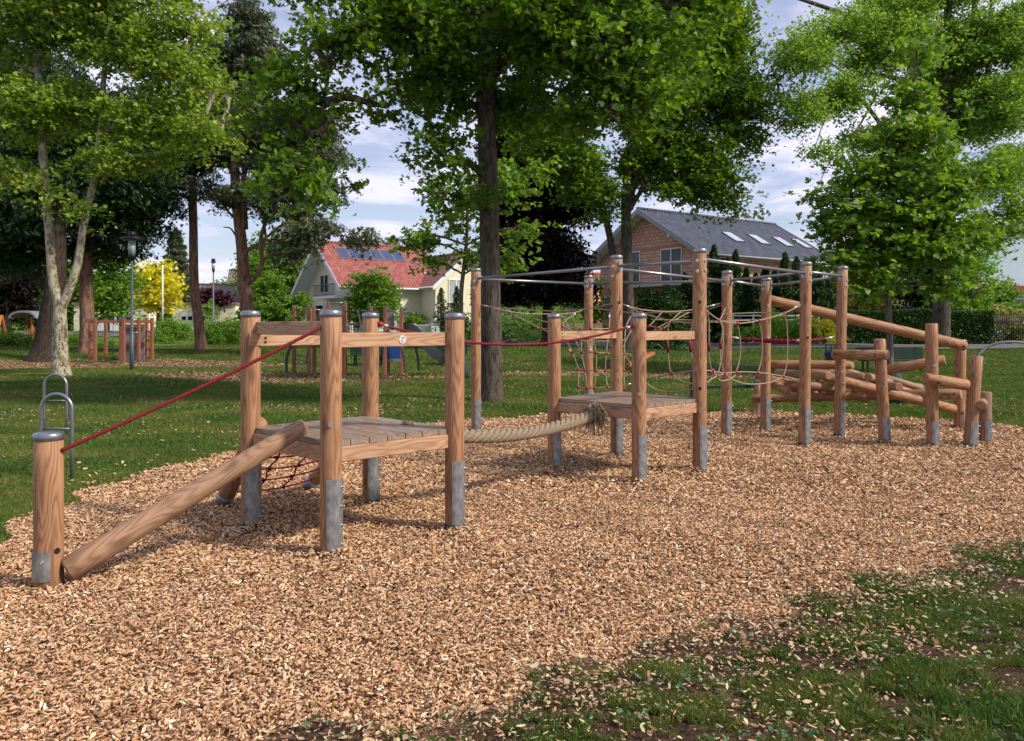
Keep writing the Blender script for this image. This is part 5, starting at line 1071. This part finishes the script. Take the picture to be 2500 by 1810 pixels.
cp = thing('carport', B(392, 84), 'brown carport roof between the two garages', 'carport'); a, b_ = X(362, 84), X(422, 84); zt = P(0, 757, 84).z; m = MB(); m.box((a, 84, zt-.35), (b_, 90, zt)); m.mk('roof', M_BTILE, cp); m = MB(); m.box((a+.2, 89, .5), (b_-.2, 89.2, zt-.36)); m.mk('back_wall', M_BTILE, cp)
# brown roofed house behind
F = house_frame(470, 98, 1.0, .05); h3 = thing('brown_roofed_house', F.translation, 'house with brown tiled roof showing above the garages', 'house'); gable_house(F, h3, 9.5, 5, 2.2, 5.7, M_CREAM, M_BTILE, over=.4, side=.4); 
m = HB_(F); m.box((7.2, .6, 5.0), (7.8, 1.2, 6.6)); m.mk('chimney', M_BTILE, h3)
F = house_frame(560, 112, 1.2, .2); h4 = thing('brown_roofed_house', F.translation, 'farther dark roof peeping left of the crooked pine', 'house'); gable_house(F, h4, 8, 5, 4.2, 8.2, M_CREAM, M_BTILE, over=.4, side=.4)
F = house_frame(1230, 90, 1.3, -.3); h5 = thing('orange_house', F.translation, 'orange walled house glimpsed behind the shrubs in the middle', 'house'); gable_house(F, h5, 11, 5, 3.2, 6.0, simple('orange_render', (.62, .30, .16), .85, 0, .06, 2), M_RTILE, over=.4, side=.4)
for x in (2.5, 6): win(F, h5, 'y', (x, -4.603, 1.4), 1.2, 1.3)
# white building, far right
M_PBLUE = simple('pale_blue_render', (.42, .53, .60), .85, 0, .05, 2)
F = house_frame(2370, 62, 1.0, .12); wb = thing('white_building', F.translation, 'white building with red fascia band above its windows at the right edge', 'building')
m = HB_(F); m.box((0, 0, -.5), (14, 9, 3.15)); m.mk('wall', M_PBLUE, wb); m = HB_(F); m.box((-.5, -.7, 3.15), (14.3, 9, 3.75)); m.mk('fascia', simple('red_fascia', (.28, .03, .028), .6, 0, .1), wb)
m = HB_(F); V = [(.8, .6, 3.76), (14, .6, 3.76), (14, .6, 8.6), (6, .6, 8.6), (.8, .6, 6.4), (.8, 9, 3.76), (14, 9, 3.76), (14, 9, 8.6), (6, 9, 8.6), (.8, 9, 6.4)]; m.add(V, [(0, 1, 2, 3, 4), (9, 8, 7, 6, 5), (0, 4, 9, 5), (4, 3, 8, 9), (3, 2, 7, 8), (1, 6, 7, 2)]); m.mk('upper_wall', M_PBLUE, wb)
m = HB_(F); m.add([(-.2, .2, 6.1), (6, .2, 8.8), (6, 9.4, 8.8), (-.2, 9.4, 6.1), (-.2, .2, 6.3), (6, .2, 9.0), (6, 9.4, 9.0), (-.2, 9.4, 6.3)], [(3, 2, 1, 0), (4, 5, 6, 7), (0, 1, 5, 4), (1, 2, 6, 5), (2, 3, 7, 6), (3, 0, 4, 7)]); m.mk('roof', M_BTILE, wb)
for x in (2.2, 4.9, 7.6): win(F, wb, 'y', (x, 0, 2.0), 2.3, 1.6, split=1)
# wooden stilt tower
d = 52; wt_ = thing('stilt_tower', B(2365, d), 'raw timber play tower on braced stilts above the dark hedge', 'tower'); zt = P(0, 679, d).z; M_RAW = simple('raw_timber', (.46, .33, .22), .8, 0, .15, 6)
xa, xb = X(2342, d), X(2388, d)
for x in (xa, xb):
    for y in (d, d+1.3): m = MB(); m.beam((x, y, .3), (x, y, zt+(2.3 if y > d else 1.0)), .11, .11, up=(0, 1, 0)); m.mk('leg', M_RAW, wt_)
m = MB(); m.box((xa-.15, d-.1, zt-.1), (xb+.15, d+1.4, zt+.12)); m.mk('platform', M_RAW, wt_)
m = MB(); m.beam((xa+.05, d-.07, zt-1.3), ((xa+xb)/2, d-.07, zt-.1), .05, .09, up=(0, 1, 0)); m.beam((xb-.0, d-.07, zt-1.3), ((xa+xb)/2+.05, d-.07, zt-.1), .05, .09, up=(0, 1, 0)); m.beam((xa, d-.07, zt-1.5), (xb-.1, d-.07, zt-2.5), .05, .08, up=(0, 1, 0)); m.beam((xa-.8, d-.03, zt-1.2), (xa-.1, d-.03, zt-2.4), .05, .08, up=(0, 1, 0)); m.mk('brace', M_RAW, wt_)
m = MB()
for i in range(14): x = xa+(xb-xa)*i/13; m.beam((x, d-.06, zt+.1), (x+random.Random(i).uniform(-.06, .06), d-.06, zt+random.Random(i+9).uniform(.9, 1.15)), .04, .05, up=(0, 1, 0))
m.mk('paling', M_RAW, wt_); m = MB(); m.beam((xa-.3, d-.2, zt+2.3), (xb+.3, d-.2, zt+2.0), .06, .14); m.beam((xa-.3, d+1.5, zt+2.3), (xb+.3, d+1.5, zt+2.0), .06, .14); m.mk('roof_beam', M_RAW, wt_)
# iron fence right
fe = thing('iron_fence', B(2465, 46), 'dark metal railing fence at the right edge beyond the road', 'fence'); xa, xb = X(2428, 46), X(2560, 46); zt = P(0, 775, 46).z; zb = P(0, 832, 46).z; m = MB()
for i in range(26): x = xa+(xb-xa)*i/25; m.tube([(x, 46, zb), (x, 46, zt+.12)], .022, 6); m.ball((x, 46, zt+.14), .035, 6, 4)
m.mk('bar', M_BLACK, fe); m = MB(); m.box((xa, 45.98, zt-.25), (xb, 46.02, zt-.21)); m.box((xa, 45.98, zb+.35), (xb, 46.02, zb+.39)); m.mk('rail', M_BLACK, fe)
# temporary mesh fence
tf = thing('mesh_fence', B(1250, 50), 'grey temporary wire mesh fence beside the road', 'fence'); d = 50
for i, px in enumerate((1180, 1247, 1330, 1400)):
    m = MB(); x = X(px, d); g = tz(x, d); m.tube([(x, d, g), (x, d, P(0, 750, d).z)], .03, 8); m.mk('post', M_STEEL, tf); m = MB(); m.box((x-.35, d-.1, g), (x+.35, d+.1, g+.14)); m.mk('foot_block', M_BLACK, tf)
m = MB(); xa, xb = X(1180, d), X(1400, d); zt = P(0, 752, d).z; zb = P(0, 825, d).z
for k in range(9): z = zb+(zt-zb)*k/8; m.tube([(xa, d, z), (xb, d, z)], .006, 4)
for k in range(46): x = xa+(xb-xa)*k/45; m.tube([(x, d, zb), (x, d, zt)], .005, 4)
m.mk('wire_mesh', M_STEEL, tf)
# low picket fence and gate in front of brick house and stream of white rails under thujas
pf = thing('picket_fence', B(1380, 54), 'low pale picket fence left of the brick house', 'fence'); m = MB(); d = 54; xa, xb = X(1360, d), X(1470, d); zt = P(0, 791, d).z
for i in range(34): x = xa+(xb-xa)*i/33; m.box((x-.03, d, 1.0), (x+.03, d+.02, zt+.05*(i % 2)))
m.box((xa, d+.02, zt-.25), (xb, d+.05, zt-.2)); m.mk('pickets', M_RAW, pf)
rf = thing('garden_fence', B(1900, 46.5), 'white horizontal rail fence below the thujas', 'fence'); d = 46.5
for py in (771, 781): m = MB(); m.box((X(1790, d), d, P(0, py, d).z-.03), (X(2000, d), d+.03, P(0, py, d).z+.03)); m.mk('rail', M_WHITE, rf)
for px in (1790, 1840, 1895, 1950, 2000): m = MB(); m.box((X(px, d)-.04, d+.03, .8), (X(px, d)+.04, d+.1, P(0, 768, d).z)); m.mk('post', M_WHITE, rf)
gp_ = thing('gate_pillar', B(1688, 50), 'pale gate pillars with dark gate between brick house and thujas', 'gate'); d = 50
for px in (1671, 1752): m = MB(); x = X(px, d); m.box((x-.22, d, .6), (x+.22, d+.4, P(0, 788, d).z)); m.box((x-.28, d-.05, P(0, 788, d).z), (x+.28, d+.45, P(0, 785, d).z)); m.mk('pillar', M_CONC, gp_)
m = MB()
for i in range(16): x = X(1677, d)+(X(1747, d)-X(1677, d))*i/15; m.box((x-.02, d+.2, .8), (x+.02, d+.23, P(0, 795, d).z))
m.mk('gate_bars', M_DGREY, gp_)

# ================================================================== ROAD
M_KERB = simple('kerb_stone', (.16, .155, .15), .9)
def road():
    pts = [(40, 42), (22, 42.5), (12, 44), (4, 47.0), (-2, 50), (-9, 60), (-20, 67), (-45, 72)]
    c = spline([Vector((x, y, 0)) for x, y in pts], 8); L = []; R = []
    for i, p in enumerate(c):
        t = (c[min(i+1, len(c)-1)]-c[max(i-1, 0)]).normalized(); n = Vector((-t.y, t.x, 0)); w = 2.7
        row = [p + n*w*s for s in (-1, -.5, 0, .5, 1)]; L.append([Vector((q.x, q.y, tz(q.x, q.y)+.09)) for q in row])
    def strip(rows, name, mat, kind='structure', dz=0):
        m = MB(); k = len(rows[0]); V = [q+Vector((0, 0, dz)) for r in rows for q in r]; F = [(i*k+j, i*k+j+1, (i+1)*k+j+1, (i+1)*k+j) for i in range(len(rows)-1) for j in range(k-1)]; m.add(V, F, True); o = m.mk(name, mat); o['kind'] = kind; return o
    strip(L, 'road', simple('asphalt', (.115, .112, .125), .85, 0, .1, 30))
    for s, nm in ((0, 'kerb'), (4, 'kerb')):
        m = MB(); m.tube([r[s]+Vector((0, 0, -.03)) for r in L], .06, 4); o = m.mk(nm, M_KERB); o['kind'] = 'structure'
road()

# ================================================================== PARK FURNITURE
def lamp(px, d, top, label, r=.055, hat=True, mat=None):
    b_ = B(px, d); H = P(px, top, d).z; mt = mat or M_PIPE; o = thing('street_lamp', b_, label, 'lamp post'); m = MB(); m.tube([b_-Vector((0,0,.2)), b_+Vector((0,0,1.35)), b_+Vector((0,0,1.36)), Vector((b_.x, d, H-1.0))], [r*1.4, r*1.4, r, r*.8], 14); m.mk('pole', mt, o)
    c = Vector((b_.x, d, H)); m = MB(); m.tube([c-Vector((0,0,1.02)), c-Vector((0,0,.86)), c-Vector((0,0,.80))], [.05, .11, .12], 14); m.mk('socket', M_BLACK, o); m = MB(); m.tube([c-Vector((0,0,.80)), c-Vector((0,0,.28))], [.11, .13], 14); m.mk('lamp_glass', M_CURT, o)
    m = MB(); m.tube([c-Vector((0,0,.27)), c-Vector((0,0,.2)), c-Vector((0,0,.18))], [.40, .36, .1] if hat else [.2, .17, .05], 20); m.tube([c-Vector((0,0,.18)), c], [.14, .13], 14); m.mk('lamp_hood', M_BLACK, o)
M_POLEG = simple('dark_grey_pole', (.10, .125, .13), .5, .3, .15)
lamp(322, G(322, 906).y, 566, 'grey park lamp post with flat round hood in front of the small play frame', .05, mat=M_POLEG)
lamp(521, 60, 632, 'slim distant lamp post left of the crooked pine', .06, False)
fp = thing('flagpole', B(397, 70), 'thin white pole in front of the yellow tree', 'pole'); m = MB(); b_ = B(397, 70); m.tube([b_, Vector((b_.x, 70, P(0, 648, 70).z))], [.08, .06], 8); m.mk('pole', M_WHITE, fp)
# bench, bin
def bench(px0, px1, d, label):
    a, b_ = X(px0, d), X(px1, d); g = tz(a, d); o = thing('park_bench', ((a+b_)/2, d, g), label, 'bench', 'dark green park benches')
    for k in range(5): m = MB(); z = g+.52+k*.085; m.beam((a, d+.22+k*.02, z), (b_, d+.22+k*.02, z), .03, .07); m.mk('back_slat', M_GREENP, o)
    for k in range(4): m = MB(); m.beam((a, d-.2+k*.1, g+.45), (b_, d-.2+k*.1, g+.45), .085, .035); m.mk('seat_slat', M_GREENP, o)
    for x in (a+.25, b_-.25): m = MB(); m.beam((x, d-.15, g), (x, d-.15, g+.43), .06, .05, up=(0, 1, 0)); m.beam((x, d+.2, g), (x, d+.3, g+.9), .06, .05, up=(0, 1, 0)); m.beam((x, d-.18, g+.42), (x, d+.2, g+.42), .05, .04); m.mk('leg', M_BLACK, o)
bench(2096, 2262, 28.6, 'dark green slatted park bench behind the log course'); bench(852, 945, 33, 'dark bench seen between the play tower posts'); bench(1065, 1140, 33, 'dark bench near the foot of the slide')
lb = thing('litter_bin', B(2028, 30.5), 'dark litter bin with blue band left of the green bench', 'bin'); q = B(2028, 30.5)
for nm, z0, z1, r, mt in (('bin_body', 0.0, .55, .21, M_BLACK), ('blue_band', .55, .72, .215, M_BLUE), ('bin_lid', .93, .97, .225, M_LGREY)): m = MB(); m.tube([q+Vector((0,0,z0)), q+Vector((0,0,z1))], r, 18); m.mk(nm, mt, lb)
for k in range(6): m = MB(); a = k*pi/3; e = q+Vector((cos(a)*.19, sin(a)*.19, 0)); m.tube([e+Vector((0,0,.72)), e+Vector((0,0,.93))], .012, 6); m.mk('bin_strut', M_BLACK, lb)
wbg = thing('green_bin', B(2190, 17), 'dark green low bin partly hidden behind the crossed logs', 'bin'); q = Vector((X(2186, 17.2), 17.2, 0)); m = MB(); m.tube([q, q+Vector((.0, 0, .35)), q+Vector((-.05, 0, .66)), q+Vector((-.05, 0, .72))], [.26, .23, .15, .06], 14, True, .1, 4); m.mk('bin_body', simple('dark_green_fabric', (.012, .06, .04), .8, 0, .25, 15, .5), wbg); m = MB(); m.tube([q+Vector((-.05, 0, .69)), q+Vector((-.05, 0, .76))], .09, 12); m.mk('bin_lid', M_BLACK, wbg)
gbg = thing('green_bin', B(1137, 25), 'slim dark green bin behind the right post of the near platform', 'bin'); q = Vector((X(1136, 24.5), 24.5, tz(X(1136, 24.5), 24.5))); m = MB(); m.tube([q, q+Vector((-.03, 0, .3)), q+Vector((-.08, 0, .75))], [.17, .15, .08], 12, True, .1, 2); m.mk('bin_body', bpy.data.materials['dark_green_fabric'], gbg); m = MB(); m.tube([q-Vector((0,0,.02)), q+Vector((0,0,.05))], .18, 12); m.mk('base_ring', M_BLACK, gbg)
# seesaw
ss = thing('seesaw', B(1560, 27), 'small wooden seesaw tilted on the lawn behind the middle platform', 'seesaw'); p0 = P(1532, 893, 27); p1 = P(1594, 862, 27.6)
m = MB(); m.beam(p0, p1, .22, .10); m.mk('board', M_ORANGE, ss); m = MB(); q = p0.lerp(p1, .45); m.tube([Vector((q.x, q.y, 0)), q], [.12, .08], 10); m.mk('pivot', M_STEEL, ss)
for p, s in ((p1, -1), (p0, 1)): m = MB(); m.tube(spline([p+Vector((-.18*-s*.2, 0, .06)), p+Vector((.05, 0, .28)), p+Vector((.25, 0, .22)), p+Vector((.3, 0, .05))], 4), .02, 8); m.mk('handle', M_DGREY, ss)

# ---- far play tower with slide
D1 = 27.0; tw = thing('play_tower', B(850, 27.5), 'red brown play tower with black arches, blue panel and grey slide', 'play tower')
def sqpost(par, px, d, top, base=None, w=.11, mat=M_REDWOOD):
    x = X(px, d); g = tz(x, d); m = MB(); zt = P(0, top, d).z; m.beam((x, d, g+.08), (x, d, zt-.03), w, w, up=(0, 1, 0), bev=.012); o = m.mk('post', mat, par, axis=(0, 0, 1)); m = MB(); m.beam((x, d, zt-.03), (x, d, zt), w+.012, w+.012, up=(0, 1, 0)); m.mk('cap', M_CAP, o); m = MB(); m.beam((x, d, g-.1), (x, d, g+.08), .05, .05, up=(0, 1, 0)); m.mk('steel_foot', M_STEEL, o); return Vector((x, d, zt))
for px, d, top in ((718, 27.2, 746), (754, 26.6, 745), (767, 28.0, 748), (802, 28.6, 738), (840, 27.4, 745), (843, 28.6, 737), (906, 28.2, 748), (940, 27.4, 749), (948, 28.8, 752), (980, 27.6, 752)): sqpost(tw, px, d, top)
def tb(par, name, a, b_, r, mat): m = MB(); m.tube([P(*a), P(*b_)], r, 8); return m.mk(name, mat, par)
tb(tw, 'bar', (718, 756, 27.2), (754, 755, 26.6), .02, M_PIPE); tb(tw, 'bar', (767, 757, 28), (802, 756, 28.6), .02, M_PIPE); tb(tw, 'bar', (802, 739, 28.6), (840, 740, 28.6), .02, M_PIPE); tb(tw, 'bar', (843, 761, 27.6), (940, 761, 27.5), .03, M_DGREY); tb(tw, 'bar', (770, 761, 28), (840, 761, 27.6), .03, M_DGREY); tb(tw, 'bar', (945, 760, 27.5), (980, 760, 27.6), .02, M_PIPE)
for py in (868, 880, 890): tb(tw, 'rung', (719, py-2, 27.2), (754, py, 26.6), .02, M_PIPE)
for py in (775, 790, 805): tb(tw, 'rung', (719, py, 27.2), (754, py, 26.6), .02, M_PIPE)
def arc(pts, w=.07, h=.11, mat=M_DGREY, name='arch_leg'): q = spline([P(*p) for p in pts], 5); m = MB(); [m.beam(q[i], q[i+1]+(q[i+1]-q[i])*.15, w, h, up=(0, 1, 0)) for i in range(len(q)-1)]; m.mk(name, mat, tw)
arc([(716, 838, 26.9), (704, 860, 26.9), (699, 885, 26.9), (700, 908, 26.9)]); arc([(760, 838, 28.6), (752, 860, 28.6), (748, 890, 28.6)])
arc([(945, 806, 27.4), (968, 828, 27.3), (984, 862, 27.3), (988, 908, 27.3)]); arc([(982, 806, 27.8), (1006, 830, 27.8), (1019, 868, 27.8), (1022, 904, 27.8)])
arc([(873, 758, 26.8), (880, 790, 26.8), (884, 850, 26.8), (884, 918, 26.8)], .04, .05, M_PIPE, 'slide_pole')
for (a, b_, z0, z1, y, mt, nm) in ((945, 977, 848, 876, 27.5, M_BLUE, 'blue_panel'), (944, 978, 877, 883, 27.5, M_LGREY, 'grey_shelf'), (945, 962, 760, 806, 27.7, M_LGREY, 'grey_panel'), (765, 800, 762, 805, 28.3, M_DGREY, 'dark_panel')):
    m = MB(); m.box((X(a, y), y, P(0, z1, y).z), (X(b_, y), y+.05, P(0, z0, y).z)); m.mk(nm, mt, tw)
for (a, b_, py, d0, d1) in ((767, 846, 812, 26.8, 28.6), (905, 980, 812, 27.4, 28.8)): m = MB(); z = P(0, py, 27.5).z; m.box((X(a, 27.6), d0, z-.12), (X(b_, 27.6), d1, z)); m.mk('platform', M_REDWOOD, tw)
# net bridge between the platforms
m = MB()
for i in range(9):
    x0 = X(846+i*7.4, 27.8); m.tube([(x0, 27.6, P(0, 812, 27.6).z), (x0, 27.6, P(0, 790, 27.6).z)], .012, 5)
for py in (785, 798): m.tube(sag(P(843, py, 27.6), P(906, py, 27.6), .12, 10), .014, 5)
for i in range(10): q = P(846+i*6.4, 815, 27.9); q.z -= .12*sin(pi*i/9); m.beam(q+Vector((-.04, -.45, 0)), q+Vector((-.04, .45, 0)), .06, .04)
m.mk('hanging_bridge', M_DGREY, tw)
# slide
sl = spline([P(984, 803, 28.2), P(1004, 808, 28.1), P(1025, 830, 28.0), P(1050, 862, 27.9), P(1075, 880, 27.8), P(1092, 884, 27.7)], 6); m = MB(); V = []
for i, p in enumerate(sl):
    t = (sl[min(i+1, len(sl)-1)]-sl[max(i-1, 0)]).normalized(); n = t.cross(Vector((0, 1, 0))).normalized(); n = n if n.z > 0 else -n
    for yy, hh in ((-.34, .22), (-.30, .22), (-.26, .0), (.26, .0), (.30, .22), (.34, .22), (.33, -.05), (-.33, -.05)): V.append(p + Vector((0, yy, 0)) + n*hh)
m.add(V, [(i*8+k, i*8+(k+1) % 8, (i+1)*8+(k+1) % 8, (i+1)*8+k) for i in range(len(sl)-1) for k in range(8)], False); m.f += []; m.mk('slide', M_DGREY, tw)
for i, p in enumerate((sl[-2],)): m = MB(); m.beam(Vector((p.x, p.y, tz(p.x, p.y)-.1)), p-Vector((0, 0, .08)), .08, .3, up=(0, 1, 0)); m.mk('slide_foot', M_STEEL, tw)

# ---- small square play frame at left
sf = thing('climbing_cube', B(295, 34), 'small red brown climbing cube with rungs and grey panel near the lamp post', 'climbing frame')
for px, d, top in ((220, 33.6, 777), (232, 33.2, 777), (258, 35.2, 778), (295, 33.3, 776), (301.5, 33.0, 776), (339, 33.3, 776), (358, 34.2, 777), (371, 33.6, 777)): sqpost(sf, px, d, top, w=.12)
def hb(par, name, pxa, pxb, py0, py1, d0, d1, mat, th=.08): m = MB(); za = (P(0, py0, d0).z+P(0, py1, d0).z)/2; m.beam((X(pxa, d0), d0, za), (X(pxb, d1), d1, za), th, abs(P(0, py0, d0).z-P(0, py1, d0).z)); m.mk(name, mat, par, axis=Vector((X(pxb, d1)-X(pxa, d0), d1-d0, 0)))
hb(sf, 'beam', 217, 297, 782, 789, 33.3, 33.3, M_REDWOOD); hb(sf, 'beam', 297, 371, 782, 789, 33.2, 33.4, M_REDWOOD); hb(sf, 'beam', 234, 298, 887, 893, 33.25, 33.25, M_REDWOOD); hb(sf, 'beam', 302, 354, 836, 845, 33.9, 33.9, M_REDWOOD); hb(sf, 'beam', 302, 354, 881, 891, 33.9, 33.9, M_REDWOOD); hb(sf, 'beam', 302, 354, 792, 800, 33.9, 33.9, M_REDWOOD)
m = MB(); m.box((X(303, 34), 34.0, P(0, 881, 34).z), (X(353, 34), 34.04, P(0, 799, 34).z)); m.mk('grey_panel', M_LGREY, sf)
for py in (811, 832, 853, 874): tb(sf, 'rung', (220, py, 33.6), (232, py, 33.2), .018, M_DGREY); tb(sf, 'rung', (358, py-1, 34.2), (371, py-1, 33.6), .018, M_DGREY)
for py in (809, 828, 846, 866): tb(sf, 'rung', (258, py, 35.1), (276, py, 34.6), .016, M_DGREY)
tb(sf, 'rope', (276, 790, 34.6), (276, 886, 34.6), .014, M_DGREY); tb(sf, 'bar', (302, 812, 33.2), (336, 812, 33.2), .018, M_PIPE)
for dy in (0,):
    m = MB(); c = P(245, 817, 34.2); m.tube([c+Vector((cos(a*pi/6)*.1, 0, sin(a*pi/6)*.12)) for a in range(13)], .014, 6); m.tube([c+Vector((0, 0, .12)), P(245, 788, 34.2)], .008, 6); m.mk('ring', M_DGREY, sf)
# swing legs and playhouse behind the hedge
sw = thing('swing', B(18, 50), 'orange wooden A frame of a swing at the far left edge', 'swing')
for a, b_ in (((3, 771, 50), (-16, 832, 49)), ((4, 771, 50), (18, 830, 51)), ((16, 771, 52.5), (37, 822, 52)), ((16, 771, 52.5), (-2, 830, 53.5))):
    m = MB(); m.beam(P(*a), Vector((P(*b_).x, P(*b_).y, tz(P(*b_).x, P(*b_).y))), .14, .14, up=(0, 1, 0)); m.mk('leg', M_ORANGE, sw)
m = MB(); m.tube([P(4, 772, 50), P(-120, 760, 50)], .06, 8); m.mk('top_bar', M_ORANGE, sw)
ph = thing('playhouse', B(85, 52), 'small orange playhouse with curved grey roof behind the left hedge', 'playhouse')
for px, d in ((68, 52), (78, 51), (104, 51), (112, 52.5)): m = MB(); x = X(px, d); m.beam((x, d, tz(x, d)), (x, d, P(0, 776, d).z), .12, .12, up=(0, 1, 0)); m.mk('post', M_ORANGE, ph)
m = MB(); V = []
for y in (50.5, 53):
    for r in (0, .12):
        for k in range(13): a = pi*k/12; c = P(88, 778, 52); V.append(Vector((c.x + cos(a)*(.75+r)*1.0, y, c.z + sin(a)*(.36+r))))
m.add(V, [(k, k+1, 26+k+1, 26+k) for k in range(12)] + [(13+k, 39+k, 39+k+1, 13+k+1) for k in range(12)] + [(k, 13+k, 14+k, k+1) for k in range(12)] + [(26+k, 27+k, 40+k, 39+k) for k in range(12)]); m.mk('roof', M_LGREY, ph)
m = MB()
for i in range(7): x = X(66, 51)+i*.17; m.box((x, 51, tz(x, 51)+.1), (x+.12, 51.03, P(0, 803, 51).z))
m.mk('side_boards', M_ORANGE, ph)
# parked white car behind the hedge
pc = thing('parked_car', B(2188, 49), 'white car mostly hidden behind the dark hedge on the right', 'car'); c = B(2186, 49.5)
m = MB(); prof = [(-2.1, .35), (-2.15, .75), (-1.5, .95), (-.8, 1.42), (.9, 1.45), (1.7, 1.0), (2.1, .9), (2.15, .35)]; V = [c+Vector((x*.5, (y_-.85)*1.0+x*.1, z)) for y_ in (0, 1.7) for x, z in prof]; n = len(prof); m.add(V, [tuple(range(n)), tuple(range(2*n-1, n-1, -1))] + [(i, n+i, n+(i+1) % n, (i+1) % n) for i in range(n)]); m.mk('body', M_WHITE, pc)
m = MB(); V = [c+Vector((x*.5, -.86+x*.1, z)) for x, z in ((-1.3, .98), (-.75, 1.34), (.85, 1.37), (1.45, 1.02))]; m.add(V, [(0, 1, 2, 3)]); m.mk('side_window', M_GLASS, pc)
for x in (-.68, .68):
    m = MB(); q = c+Vector((x, -.9+x*.2, .32)); m.tube([q, q+Vector((0, .2, 0))], .32, 16); m.mk('wheel', M_BLACK, pc)
